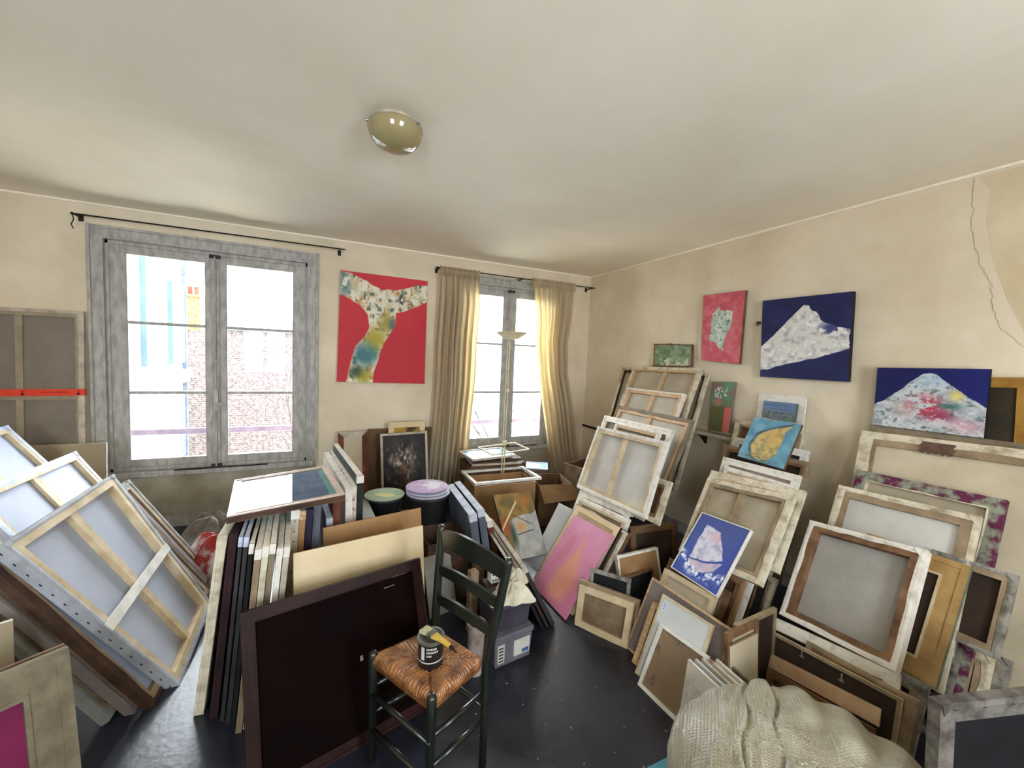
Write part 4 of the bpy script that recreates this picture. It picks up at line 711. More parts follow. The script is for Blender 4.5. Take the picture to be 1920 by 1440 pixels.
mb = MB(); mb.box(ROOM_X - .012, ROOM_X, FRONT_Y, ROOM_Y, ROOM_H - .014, ROOM_H); tag(link('trim_1', mb, 'ceiling_paint'), kind='structure')
mb = MB(); mb.box(LEFT_X, ROOM_X, ROOM_Y - .012, ROOM_Y, ROOM_H - .014, ROOM_H); tag(link('trim_2', mb, 'ceiling_paint'), kind='structure')
mb = MB(); mb.box(LEFT_X, ROOM_X, ROOM_Y - .015, ROOM_Y, 0, .1); tag(link('baseboard_back', mb, 'window_paint'), kind='structure')
mb = MB(); mb.box(ROOM_X - .015, ROOM_X, FRONT_Y, ROOM_Y - .015, 0, .1); tag(link('baseboard_right', mb, 'window_paint'), kind='structure')
mb = MB(); mb.box(ROOM_X - .02, ROOM_X, 3.45, ROOM_Y, .735, .758); tag(link('trim_3', mb, 'umber'), kind='structure')
# crack and flaked patch in the plaster of the right wall
mb = MB(); rg = random.Random(5)
crk = [(.96, 2.637), (.955, 2.5), (.95, 2.373), (.93, 2.27), (.899, 2.17), (.86, 2.08), (.852, 2.054), (.84, 1.944), (.80, 1.84), (.76, 1.79), (.727, 1.753), (.66, 1.74)]
pts = []
for (y0, z0), (y1, z1) in zip(crk, crk[1:]):
    for k in range(5): pts.append((y0 + (y1 - y0) * k / 5 + rg.uniform(-.006, .006), z0 + (z1 - z0) * k / 5))
for a, b in zip(pts, pts[1:]):
    mb.add([(ROOM_X - .0012, a[0] - .0016, a[1]), (ROOM_X - .0012, a[0] + .0016, a[1]), (ROOM_X - .0012, b[0] + .0016, b[1]), (ROOM_X - .0012, b[0] - .0016, b[1])], [(0, 1, 2, 3)])
mat('crack', (188, 172, 140), bump=0)
link('plaster_crack', mb, 'crack', wr)
mb = MB()
mb.add([(ROOM_X - .0008, y, z) for y, z in [(.95, 2.64), (.9, 2.56), (.9, 2.4), (.86, 2.2), (.80, 2.0), (.72, 1.8), (.3, 1.7), (.2, 2.64)]], [tuple(range(8))])
mat('wall_stain', (222, 206, 176), rgb2=(200, 182, 148), scale=2, rough=.85, bump=.1)
link('stained_plaster', mb, 'wall_stain', wr)
# wall ledge with the darker wall below it
led = empty('wall_shelf', loc=(ROOM_X, 2.2, .99)); tag(led, 'narrow cream wall ledge carrying the green and pink abstract painting', 'shelf')
mb = MB(); mb.box(-.11, -.001, -.5, .42, 0, .028); link('shelf_board', mb, 'primed_dull', led, bevel=.003)
for y in (-.3, .25):
    mb = MB(); mb.prism([(-.09, 0), (-.002, 0), (-.002, -.09)], y, y + .02); link('bracket', mb, 'umber', led)

def window(name, H, panes, zs, knob_x):
    x0, x1, z0, z1 = H
    W = empty(name, loc=(0, 0, 0)); tag(W, kind='structure')
    Yf = ROOM_Y
    # moulded casing on the room side
    for i, (a, b, c, d) in enumerate(((x0 - .065, x0 + .03, z0 - .03, z1 + .08), (x1 - .03, x1 + .065, z0 - .03, z1 + .08), (x0 + .03, x1 - .03, z1 - .02, z1 + .08))):
        mb = MB(); mb.box(a, b, Yf - .018, Yf + .03, c, d)
        if i == 0: mb.box(a, a + .022, Yf - .034, Yf - .016, c, d); mb.box(b - .016, b, Yf - .026, Yf - .016, c, d - .084)
        elif i == 1: mb.box(b - .022, b, Yf - .034, Yf - .016, c, d); mb.box(a, a + .016, Yf - .026, Yf - .016, c, d - .084)
        else: mb.box(a, b, Yf - .034, Yf - .016, d - .022, d); mb.box(a, b, Yf - .026, Yf - .016, c, c + .016)
        link('casing', mb, 'window_paint', W, bevel=.003)
    mb = MB(); mb.box(x0 - .03, x1 + .03, Yf - .05, Yf + .05, z0 - .035, z0 + .012); link('window_sill', mb, 'window_paint', W, bevel=.006)
    mb = MB(); mb.box(x0 - .02, x1 + .02, Yf + .1, Yf + T_ + .04, z0 - .03, z0 + .02); link('outer_sill', mb, 'window_paint', W)
    # fixed frame
    mb = MB(); F0, F1 = Yf + .015, Yf + .075
    mb.box(x0, x0 + .05, F0, F1, z0, z1); mb.box(x1 - .05, x1, F0, F1, z0, z1); mb.box(x0, x1, F0, F1, z1 - .05, z1); mb.box(x0, x1, F0, F1, z0, z0 + .04)
    link('window_frame', mb, 'window_paint', W, bevel=.003)
    cx = (panes[0][1] + panes[1][0]) / 2
    for (a, b), (o0, o1) in zip(panes, ((x0 + .05, cx), (cx, x1 - .05))):
        S0, S1 = Yf + .022, Yf + .062
        zt, zb = zs[0], zs[-1]
        for bx in ((o0, a, z0 + .04, z1 - .05), (b, o1, z0 + .04, z1 - .05), (a, b, zt, z1 - .05), (a, b, z0 + .04, zb)):
            mb = MB(); mb.box(bx[0], bx[1], S0, S1, bx[2], bx[3]); link('sash_rail', mb, 'window_paint', W, bevel=.003)
        for z in zs[1:-1]:
            mb = MB(); mb.box(a, b, S0 + .004, S1, z - .012, z + .012); link('glazing_bar', mb, 'window_paint', W, bevel=.002)
        ed = [zt] + list(zs[1:-1]) + [zb]
        for k in range(3):
            mb = MB(); mb.box(a, b, S0 + .018, S0 + .021, ed[k + 1], ed[k]); link('pane', mb, glass_mat(), W)
            mb = MB()
            for q in ((a, a + .006, ed[k + 1], ed[k]), (b - .006, b, ed[k + 1], ed[k])): mb.box(q[0], q[1], S0 + .006, S0 + .018, q[2], q[3])
            link('putty', mb, 'window_paint', W)
    # cover strip and espagnolette bolt on the meeting stiles
    mb = MB(); mb.box(cx - .028, cx + .028, Yf + .004, Yf + .022, z0 + .03, z1 - .04); link('cover_strip', mb, 'window_paint', W, bevel=.006)
    mb = MB(); mb.tube([(cx, Yf - .008, z0 + .01), (cx, Yf - .008, z1 - .06)], .008, 8)
    for z in (z0 + .2, z0 + .95, z1 - .25): mb.lathe([(.0, -.02), (.013, -.014), (.015, 0), (.013, .014), (0, .02)], 10, c=(cx, Yf - .008, z))
    link('bolt_rod', mb, 'window_paint', W)
    for z in (z0 + .005, z1 - .075):
        mb = MB(); mb.box(cx - .04, cx + .04, Yf - .014, Yf + .01, z, z + .03); link('bolt_keeper', mb, 'grime', W, bevel=.004)
    hz = zs[2] - .10
    mb = MB(); mb.lathe([(0, -.035), (.012, -.033), (.012, -.015), (.022, -.008), (.024, .004), (.015, .016), (0, .018)], 14)
    mb.v = [(cx + knob_x + p[0], Yf - .02 + p[2], hz + p[1]) for p in mb.v]; mb.box(cx - .018, cx + .018, Yf - .016, Yf + .004, hz - .05, hz + .14)
    link('handle', mb, 'window_paint', W, smooth=False)
    mb = MB(); r0 = random.Random(3)
    for k in range(16):
        x = cx + r0.uniform(-.3, .45); mb.box(x, x + r0.uniform(.03, .12), Yf - .0515, Yf - .0495 + .02, z0 + .006, z0 + .0125 + r0.uniform(0, .004))
    link('flaked_gap', mb, 'grime', W)
    return W
window('window_1', W1H, [(-1.470, -.943), (-.793, -.268)], [2.307, 1.755, 1.172, .605], .02)
window('window_2', W2H, [(1.50, 1.90), (2.06, 2.46)], [2.295, 1.742, 1.177, .635], -.015)
# panelled recess below the windows
for i, (a, b) in enumerate(((W1H[0], W1H[1]), (W2H[0], W2H[1]))):
    mb = MB(); mb.box(a - .06, b + .06, ROOM_Y - .008, ROOM_Y - .0005, .1, .47)
    tag(link('trim_%d' % (4 + i), mb, 'wall_paint_grey'), kind='structure')

# ------------------------------------------------------------------ outside
mat('facade_render', (170, 164, 152), scale=1)
mb = MB(); mb.box(-9, 9, ROOM_Y, ROOM_Y + T_, ROOM_H + .15, 11); mb.box(-9, LEFT_X - .2, ROOM_Y, ROOM_Y + T_, -4, ROOM_H + .15); mb.box(ROOM_X + .2, 9, ROOM_Y, ROOM_Y + T_, -4, ROOM_H + .15); mb.box(LEFT_X - .2, ROOM_X + .2, ROOM_Y, ROOM_Y + T_, -4, -.1)
tag(link('shade_facade', mb, 'facade_render'), kind='structure')  # unseen upper storeys, added to cut skylight on the houses opposite
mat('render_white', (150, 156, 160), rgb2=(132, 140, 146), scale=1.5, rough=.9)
mat('shutter_blue', (92, 112, 128), rgb2=(78, 98, 116), scale=3)
mat('zinc', (100, 110, 128), rgb2=(78, 88, 104), scale=2, stretch=(1, 1, 6), rough=.5)
def brick_mat(name, c1, c2, c3, sc):
    m = bpy.data.materials.new(name); m.use_nodes = True; n, l = m.node_tree.nodes, m.node_tree.links
    b = n['Principled BSDF']; t = n.new('ShaderNodeTexCoord'); mp = n.new('ShaderNodeMapping'); mp.inputs['Rotation'].default_value = (PI / 2, 0, 0)
    k = n.new('ShaderNodeTexBrick'); k.inputs['Color1'].default_value = (*s2l(c1), 1); k.inputs['Color2'].default_value = (*s2l(c2), 1); k.inputs['Mortar'].default_value = (*s2l(c3), 1)
    k.inputs['Scale'].default_value = sc; k.inputs['Mortar Size'].default_value = .03
    nz = n.new('ShaderNodeTexNoise'); nz.inputs['Scale'].default_value = 14; mx = n.new('ShaderNodeMix'); mx.data_type = 'RGBA'; mx.blend_type = 'MULTIPLY'; mx.inputs['Factor'].default_value = .7
    rr = n.new('ShaderNodeValToRGB'); rr.color_ramp.elements[0].position = .4; rr.color_ramp.elements[0].color = (.35, .33, .33, 1); rr.color_ramp.elements[1].position = .58
    l.new(t.outputs['Object'], mp.inputs[0]); l.new(mp.outputs[0], k.inputs['Vector']); l.new(t.outputs['Object'], nz.inputs['Vector']); l.new(nz.outputs['Fac'], rr.inputs[0])
    l.new(k.outputs['Color'], mx.inputs[6]); l.new(rr.outputs[0], mx.inputs[7]); l.new(mx.outputs[2], b.inputs['Base Color']); b.inputs['Roughness'].default_value = .9
    MATS[name] = m; return m
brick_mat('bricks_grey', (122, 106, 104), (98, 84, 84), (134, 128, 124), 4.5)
brick_mat('bricks_orange', (150, 112, 64), (130, 92, 50), (150, 130, 100), 5)
# white rendered house with shutters, cornice and windows
hs = empty('house', loc=(-3, 10, -4)); tag(hs, 'white rendered house with cornice and grey-blue shutters outside the left window', 'building')
def hb(name, b, m, par=None):
    mb = MB(); mb.box(*b); return link(name, mb, m, par or hs)
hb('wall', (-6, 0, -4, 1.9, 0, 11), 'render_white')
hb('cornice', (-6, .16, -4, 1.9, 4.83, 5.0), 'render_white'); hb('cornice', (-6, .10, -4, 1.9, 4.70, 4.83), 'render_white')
for y, z0, z1 in ((-.25, 5.15, 7.6), (1.15, 5.15, 6.9)):
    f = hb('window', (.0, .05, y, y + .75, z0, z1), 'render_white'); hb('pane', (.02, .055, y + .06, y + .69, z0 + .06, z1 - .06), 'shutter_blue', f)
    hb('shutter', (.0, .09, y - .34, y - .02, z0, z1), 'shutter_blue')
for y, z0, z1 in ((-.1, 3.3, 4.0), (1.2, 3.0, 4.45)):
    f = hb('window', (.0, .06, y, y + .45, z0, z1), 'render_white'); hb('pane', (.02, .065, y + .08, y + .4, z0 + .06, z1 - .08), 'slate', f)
hb('downpipe', (.0, .08, 1.75, 1.83, 0, 11), 'zinc')
# party wall of brick with the chimney and roofs
bw_ = empty('brick_building', loc=(0, 13, -4)); tag(bw_, 'grey-brown brick party wall with weathered top beyond the left window', 'building')
def bb(name, b, m):
    mb = MB(); mb.box(*b); return link(name, mb, m, bw_)
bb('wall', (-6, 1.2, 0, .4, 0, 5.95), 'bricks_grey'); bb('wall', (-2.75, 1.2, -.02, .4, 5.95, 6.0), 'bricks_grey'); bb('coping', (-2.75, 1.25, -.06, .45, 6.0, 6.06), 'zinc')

ch = empty('chimney', loc=(-3.2, 13.47, 1.2)); tag(ch, 'ochre brick chimney stack beside the white house', 'chimney')
mb = MB(); mb.box(-.25, .16, 0, .5, 0, 1.65); link('stack', mb, 'bricks_orange', ch)
mb = MB(); mb.box(-.29, .2, -.04, .54, 1.65, 1.72); link('cap', mb, 'bricks_orange', ch)
for k in range(2):
    mb = MB(); mb.lathe([(.07, 0), (.06, .2), (.08, .22)], 12, c=(-.12 + k * .16, .25, 1.72)); link('chimney_pot', mb, 'rust', ch)
rf = empty('distant_roofs', loc=(-1.5, 22, 0)); tag(rf, 'far white rooftops with small chimneys above the brick wall', 'building')
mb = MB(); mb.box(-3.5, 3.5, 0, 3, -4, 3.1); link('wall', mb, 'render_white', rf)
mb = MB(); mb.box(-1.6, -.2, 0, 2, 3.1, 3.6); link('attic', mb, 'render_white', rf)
for x in (-2.6, -1.4, -1.1, -.5, .3, .6, 1.4): 
    mb = MB(); mb.box(x, x + .12, .3, .5, 3.1 if not -1.6 < x < -.3 else 3.6, 3.35 if not -1.6 < x < -.3 else 3.75); link('chimney_stub', mb, 'zinc', rf)
# guard rails outside both windows
for x0, x1, z, lab in ((W1H[0] - .05, W1H[1] + .05, .765, 'lilac-grey painted guard rail outside the left window'), (W2H[0] - .05, W2H[1] + .05, .76, 'grey guard rail outside the curtained window')):
    g = empty('guard_rail', loc=((x0 + x1) / 2, ROOM_Y + .43, z)); tag(g, lab, 'railing')
    hw = (x1 - x0) / 2
    mb = MB(); mb.box(-hw, hw, -.02, .02, -.025, .025); link('rail', mb, 'rail_lilac' if 'rail_lilac' in MATS else mat('rail_lilac', (128, 116, 138), rgb2=(104, 92, 114)), g)
    for s in (-1, 1):
        mb = MB(); mb.box(s * hw - .012, s * hw + .012, -.12, .02, -.02, .02); link('bracket', mb, 'zinc', g)
# roof, parapet and bare trees beyond the curtained window
rr_ = empty('zinc_roof', loc=(4.3, 8.2, -.6)); tag(rr_, 'blue-grey seamed zinc roof below the curtained window', 'roof')
mb = MB(); mb.add([(-2.2, -1.5, 0), (2.6, -1.5, 0), (2.6, 1.2, 1.05), (-2.2, 1.2, 1.05)], [(0, 1, 2, 3)]); mb.add([(-2.2, -1.5, -.05), (2.6, -1.5, -.05), (2.6, 1.2, 1.0), (-2.2, 1.2, 1.0)], [(3, 2, 1, 0)]); link('roof_slope', mb, 'zinc', rr_)
for k in range(12):
    x = -2.1 + k * .4; mb = MB(); mb.add([(x, -1.5, .0), (x + .03, -1.5, .0), (x + .03, 1.2, 1.05), (x, 1.2, 1.05), (x, -1.5, .05), (x + .03, -1.5, .05), (x + .03, 1.2, 1.1), (x, 1.2, 1.1)], [(4, 5, 6, 7), (0, 4, 7, 3), (1, 2, 6, 5), (0, 1, 5, 4)]); link('seam', mb, 'slate', rr_)
pw = empty('parapet', loc=(4.3, 9.7, -.5)); tag(pw, 'pale parapet strip beyond the zinc roof', 'wall')
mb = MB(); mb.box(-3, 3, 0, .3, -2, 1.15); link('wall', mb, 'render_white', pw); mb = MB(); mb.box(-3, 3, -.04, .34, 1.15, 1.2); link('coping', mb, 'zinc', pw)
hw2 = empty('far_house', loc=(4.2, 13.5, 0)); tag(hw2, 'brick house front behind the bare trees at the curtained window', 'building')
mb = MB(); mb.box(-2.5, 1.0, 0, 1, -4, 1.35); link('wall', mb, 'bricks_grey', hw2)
mb = MB(); mb.box(-1.4, -.4, -.01, 0, .2, 1.2); link('brick_panel', mb, 'bricks_orange', hw2)
mat('bark', (96, 88, 92), rgb2=(70, 62, 66), scale=8)
def tree(x, y, z, h, seed, label):
    rg = random.Random(seed); t = empty('bare_tree', loc=(x, y, z)); tag(t, label, 'tree')
    mb = MB(); tw = MB()
    def br(m, p, d, L, r, lv):
        p1 = p + d * L; m.tube([p, p + d * L * .5 + Vector((rg.uniform(-.03, .03), 0, 0)) * L, p1], [r, r * .8, r * .6], 5, cap=False)
        if lv == 0: return
        for k in range(4):
            dd = (d + Vector((rg.uniform(-.9, .9), rg.uniform(-.7, .7), rg.uniform(-.2, .6)))).normalized()
            br(tw, p + d * L * rg.uniform(.45, 1), dd, L * rg.uniform(.45, .72), r * .5, lv - 1)
    br(mb, Vector((0, 0, 0)), Vector((0, 0, 1)), h * .45, .05, 0)
    for k in range(5): br(tw, Vector((0, 0, h * rg.uniform(.25, .45))), Vector((rg.uniform(-.9, .9), rg.uniform(-.5, .5), rg.uniform(.3, 1))).normalized(), h * .3, .018, 4)
    link('trunk', mb, 'bark', t); tag(link('twigs', tw, 'bark', t), kind='stuff')
tree(3.3, 7.2, -2.6, 4.7, 1, 'bare twiggy tree seen through the left sash of the curtained window')
tree(5.6, 11.2, -2.6, 4.2, 2, 'low bare shrubby tree seen through the right sash of the curtained window')
tree(-.7, 11.6, -3.2, 5.4, 3, 'thin bare branches before the brick wall at the left window')
mat('paving', (206, 202, 192), rgb2=(180, 176, 166), scale=.5)
box_obj('courtyard_ground', (-14, 14, ROOM_Y + T_, 40, -4.2, -4), 'paving', kind='structure')

# ------------------------------------------------------------------ the canvases, frames and boards
BUILD = dict(st=build_stretched, fr=build_frame, pa=build_painting, bd=build_board)
for i, (id_, ty, nm, cat, label, P, ang, w, h, kw) in enumerate(ITEMS):
    kw = dict(kw); wf = make_warp(w, h, kw.pop('warp', None)); kw.pop('label_', 0)
    root = empty(nm, M4=frame_matrix(P, ang)); tag(root, label, cat)
    for pre, g in (('D10', 'canvas ends on the floor at the right stack'), ('C11', 'canvas ends right of the boat painting'), ('M5', 'light canvas edges under the glass frame'), ('LU', 'canvases behind the big slanted canvas')):
        if id_.startswith(pre): root['group'] = g
    if ty == 'bd' and kw.get('bar') is None: kw.pop('bar', None)
    BUILD[ty](root, w, h, wf, rnd=i, **kw)

# ------------------------------------------------------------------ curtains, rods
def curtain_mat():
    m = bpy.data.materials.new('curtain_cloth'); m.use_nodes = True; n, l = m.node_tree.nodes, m.node_tree.links
    for x in list(n): n.remove(x)
    out = n.new('ShaderNodeOutputMaterial'); mx = n.new('ShaderNodeMixShader'); d = n.new('ShaderNodeBsdfDiffuse'); t = n.new('ShaderNodeBsdfTranslucent')
    d.inputs['Color'].default_value = (*s2l((204, 194, 170)), 1); t.inputs['Color'].default_value = (*s2l((228, 200, 140)), 1); mx.inputs[0].default_value = .42
    tc = n.new('ShaderNodeTexCoord'); nz = n.new('ShaderNodeTexNoise'); nz.inputs['Scale'].default_value = 120; bp = n.new('ShaderNodeBump'); bp.inputs['Strength'].default_value = .3; bp.inputs['Distance'].default_value = .003
    l.new(tc.outputs['Object'], nz.inputs['Vector']); l.new(nz.outputs['Fac'], bp.inputs['Height']); l.new(bp.outputs[0], d.inputs['Normal'])
    l.new(d.outputs[0], mx.inputs[1]); l.new(t.outputs[0], mx.inputs[2]); l.new(mx.outputs[0], out.inputs[0]); MATS['curtain_cloth'] = m
curtain_mat()
def curtain(label, keys, folds, seed):
    """keys: (z, left x, right x) from the top down"""
    rg = random.Random(seed); ph = rg.random() * 6
    y0 = ROOM_Y - .15
    def at(z):
        for (z1, a1, b1), (z2, a2, b2) in zip(keys, keys[1:]):
            if z <= z1 + 1e-6 and z >= z2 - 1e-6: k = (z1 - z) / (z1 - z2); return a1 + (a2 - a1) * k, b1 + (b2 - b1) * k
        return keys[-1][1:]
    zt, zb = keys[0][0], keys[-1][0]
    c = empty('curtain', loc=(0, 0, 0)); tag(c, label, 'curtain')
    mb = MB()
    def f(a, b):
        z = zt - .035 - (zt - .035 - zb) * b; l_, r_ = at(z)
        amp = .012 + .030 * min(1, b * 6); fr = folds * 2 * PI
        y = y0 + amp * math.sin(a * fr + ph + .5 * math.sin(b * 3 + a * 5)) + .012 * math.sin(a * fr * 2.3 + b * 2) + .02 * math.sin(b * 5 + a * 3) * b
        x = l_ + (r_ - l_) * (a + .012 * math.sin(a * fr * 2 + b * 4))
        return (x, y, z)
    mb.grid(lambda a, b: f(a, b), 150, 50)
    link('drape', mb, 'curtain_cloth', c, smooth=True)
    mb = MB()
    def g(a, b):
        z = zt + .022 - .10 * b + .004 * math.sin(a * 60 + ph); l_, r_ = at(zt)
        y = y0 + (.016 * math.sin(a * folds * 4.3 * PI * 2 + ph) + .006 * math.sin(a * 140)) * (1 if b < .25 or b > .55 else .55) - .012
        return (l_ - .012 + (r_ - l_ + .024) * a, y, z)
    mb.grid(g, 220, 8); link('gathered_heading', mb, 'curtain_cloth', c, smooth=True)
curtain('long cream curtain left of the second window', [(2.49, 1.09, 1.51), (2.15, 1.085, 1.545), (1.75, 1.07, 1.52), (1.28, 1.07, 1.51), (.82, 1.05, 1.48), (.06, 1.0, 1.46)], 7, 1)
curtain('long cream curtain in the room corner, glowing yellow from the window behind', [(2.495, 2.18, 2.74), (2.05, 2.24, 2.70), (1.8, 2.25, 2.66), (1.42, 2.31, 2.68), (1.0, 2.39, 2.79), (.5, 2.49, 2.88), (.04, 2.60, 3.0)], 6, 2)
def rod(x0, z0, x1, z1, y, label, cup):
    r = empty('curtain_rod', loc=(x0, y, z0)); tag(r, label, 'curtain rod')
    mb = MB(); mb.tube([(0, 0, 0), (x1 - x0, 0, z1 - z0)], .006, 8); link('rod', mb, 'black', r)
    for s in cup:
        mb = MB(); mb.box(s - .006, s + .006, 0, ROOM_Y - y - .001, -.006, .006); mb.box(s - .015, s + .015, ROOM_Y - y - .005, ROOM_Y - y - .001, -.03, .02); link('bracket', mb, 'umber', r)
    mb = MB(); mb.lathe([(0, -.012), (.009, -.006), (.01, .004), (0, .012)], 10, c=(0, 0, 0)); link('finial', mb, 'black', r)
    return r
r1 = rod(-1.727, 2.54, .175, 2.554, 4.22, 'thin dark curtain rod without curtain above the left window', (.01, 1.85))
mb = MB(); mb.tube([(0, 0, 0), (.004, .01, -.04), (-.006, .0, -.08), (.004, .0, -.11)], .004, 6); link('cord_end', mb, 'umber', r1)
rod(1.05, 2.494, 3.05, 2.497, ROOM_Y - .15, 'thin dark curtain rod carrying both curtains', (.03, 1.0, 1.97))

# ------------------------------------------------------------------ ceiling lamp
mat('lamp_glass', (150, 138, 98), rgb2=(136, 124, 86), rough=.12, spec=.6, coat=.6, bump=0, scale=3)
cl = empty('ceiling_lamp', loc=(.288, 1.985, ROOM_H)); tag(cl, 'unlit cream glass dome lamp on the ceiling', 'ceiling lamp')
mb = MB(); mb.lathe([(0, 0), (.085, 0), (.085, -.022), (0, -.022)], 40); link('base_plate', mb, 'primed_dull', cl, smooth=False)
mb = MB(); mb.lathe([(.112, -.028), (.121, -.032), (.125, -.042), (.122, -.062), (.108, -.092), (.082, -.118), (.045, -.134), (0, -.139)], 56); link('glass_dome', mb, 'lamp_glass', cl, smooth=True)
for k in range(3):
    a = k * 2.09 + 3.3; mb = MB(); mb.tube([(.122 * math.cos(a), .122 * math.sin(a), -.04), (.136 * math.cos(a), .136 * math.sin(a), -.044)], .005, 8); link('thumb_screw', mb, 'steel', cl)

# ------------------------------------------------------------------ floor lamp in front of the curtained window
mat('lamp_cream', (222, 208, 170), rgb2=(208, 192, 152), rough=.35, bump=0)
fl = empty('floor_lamp', loc=(1.63, 3.60, 0)); tag(fl, 'slim cream uplighter floor lamp standing before the second window', 'floor lamp')
mb = MB(); mb.lathe([(0, 0), (.13, 0), (.13, .012), (.02, .03), (0, .03)], 32); link('base', mb, 'lamp_cream', fl)
for s in (-1, 1):
    mb = MB(); mb.tube([(-.005 + s * .013, 0, .02), (s * .011 + .012, 0, 1.77)], .0055, 8); link('pole', mb, 'lamp_cream', fl)
mb = MB(); mb.box(-.012, .03, -.012, .012, .72, .76); mb.box(-.004, .036, -.012, .012, 1.25, 1.28); link('pole_clip', mb, 'lamp_cream', fl)
mb = MB(); mb.lathe([(0, 1.772), (.075, 1.775), (.155, 1.835), (.16, 1.842), (.152, 1.842), (.07, 1.786), (0, 1.784)], 12, c=(.035, 0, 0)); link('lamp_shade', mb, 'lamp_cream', fl)

# ------------------------------------------------------------------ ladder-back chair with rush seat
mat('green_lacquer', (31, 36, 29), rgb2=(20, 24, 19), rough=.28, spec=.5, coat=.3, bump=.03, scale=4)
def rush_mat():
    m = mat('rush', (160, 108, 62), rgb2=(98, 60, 32), rough=.28, scale=22, bump=.5, bscale=90, spec=.5, coat=.25, contrast=(.35, .62)); return m
rush_mat()
chair = empty('ladder_back_chair', loc=(.37, 1.43, 0)); tag(chair, 'dark green ladder-back chair with a glossy brown rush seat', 'chair')
cx0, cy0 = .37, 1.43
A_, B_, C_, D_ = [Vector((x - cx0, y - cy0, .43)) for x, y in ((.165, 1.535), (.335, 1.235), (.565, 1.355), (.435, 1.600))]
def seatf(a, b):
    u, v = a * 2 - 1, b * 2 - 1
    # rounded outline
    p = (A_ * (1 - u) * (1 - v) + B_ * (1 + u) * (1 - v) + C_ * (1 + u) * (1 + v) + D_ * (1 - u) * (1 + v)) / 4
    return p, u, v
def seat_top(a, b, side=1):
    p, u, v = seatf(a, b); r = max(abs(u), abs(v)); o = min(abs(u), abs(v))
    t_ = abs(u) > abs(v); s = (v if t_ else u)
    roll_ = math.sqrt(max(0, 1 - max(0, (r - .8) / .2) ** 2))
    z = -.012 + .036 * roll_ * side - (.016 * (1 - r) ** .8 if side > 0 else 0)
    seam = math.exp(-((abs(abs(u) - abs(v))) / .03) ** 2) * .006 * (r > .12)
    strand = .0021 * math.sin(s * 80 + 3 * math.sin(r * 6 + s * 9)) * (r > .1)
    sc = 1 + .006 * math.sin(s * 95) if r > .98 else 1
    ctr = (A_ + B_ + C_ + D_) / 4
    p = ctr + (p - ctr) * sc * (1 - .035 * max(0, o - .85) / .15)
    return (p.x, p.y, p.z + z - seam * side + strand * side)
mb = MB(); mb.grid(lambda a, b: seat_top(a, b, 1), 160, 160); mb.grid(lambda a, b: seat_top(1 - a, b, -1), 60, 60)
link('rush_seat', mb, 'rush', chair, smooth=True)
def leg(name, pts, r=.016):
    mb = MB(); mb.tube(pts, r, 12); return mb
def V_(p, z): return (p.x, p.y, z)
for nm, c in (('leg', A_), ('leg', B_)):
    mb = MB(); ctr = (A_ + B_ + C_ + D_) / 4; q = ctr + (c - ctr) * .93
    mb.tube([(q.x, q.y, 0), (q.x, q.y, .40), (q.x, q.y, .448), (q.x, q.y, .457)], [.013, .017, .017, .010], 14); link(nm, mb, 'green_lacquer', chair, smooth=True)
RT, LT = Vector((.625 - cx0, 1.285 - cy0, .86)), Vector((.470 - cx0, 1.655 - cy0, .86))
RB, LB = Vector((.575 - cx0, 1.350 - cy0, .43)), Vector((.440 - cx0, 1.612 - cy0, .43))
for top, mid in ((RT, RB), (LT, LB)):
    mb = MB(); mb.tube([(mid.x, mid.y, 0), (mid.x, mid.y, .30), (mid.x, mid.y, .43), tuple(mid.lerp(top, .5)), tuple(mid.lerp(top, .94)), tuple(mid.lerp(top, .98)), tuple(top)], [.014, .017, .018, .018, .016, .015, .008], 14); link('back_post', mb, 'green_lacquer', chair, smooth=True)
bd_ = (RT - LT); nrm = Vector((bd_.y, -bd_.x, 0)).normalized()           # backrest bows away from the sitter
for k, (f0, hgt) in enumerate(((.86, .085), (.55, .048), (.27, .048))):
    l0, r0 = LB.lerp(LT, f0), RB.lerp(RT, f0)
    mb = MB()
    def sl(a, b, off=0):
        p = l0.lerp(r0, a); arch = .040 * math.sin(PI * a) ** .8; return (p + Vector((0, 0, (b - .5) * hgt * (.8 + .2 * math.sin(PI * a)) + arch)) - nrm * (.03 * math.sin(PI * a) * -1 + off))
    mb.grid(lambda a, b: sl(a, b, .006), 20, 4); mb.grid(lambda a, b: sl(1 - a, b, -.006), 20, 4)
    mb.grid(lambda a, b: sl(a, 1, .006 - .012 * b), 20, 1); mb.grid(lambda a, b: sl(a, 0, -.006 + .012 * b), 20, 1)
    link('back_slat', mb, 'green_lacquer', chair, smooth=False)
for (p, q, z1, z2) in ((A_, B_, .15, .15), (A_, B_, .29, .29), (B_, RB, .2, .2), (B_, RB, .31, .31), (A_, LB, .2, .2), (A_, LB, .31, .31), (LB, RB, .24, .24)):
    mb = MB(); mb.tube([V_(p * .97, z1), V_(p.lerp(q, .5), (z1 + z2) / 2), V_(q, z2)], [.008, .011, .008], 10); link('stretcher_rung', mb, 'green_lacquer', chair, smooth=True)
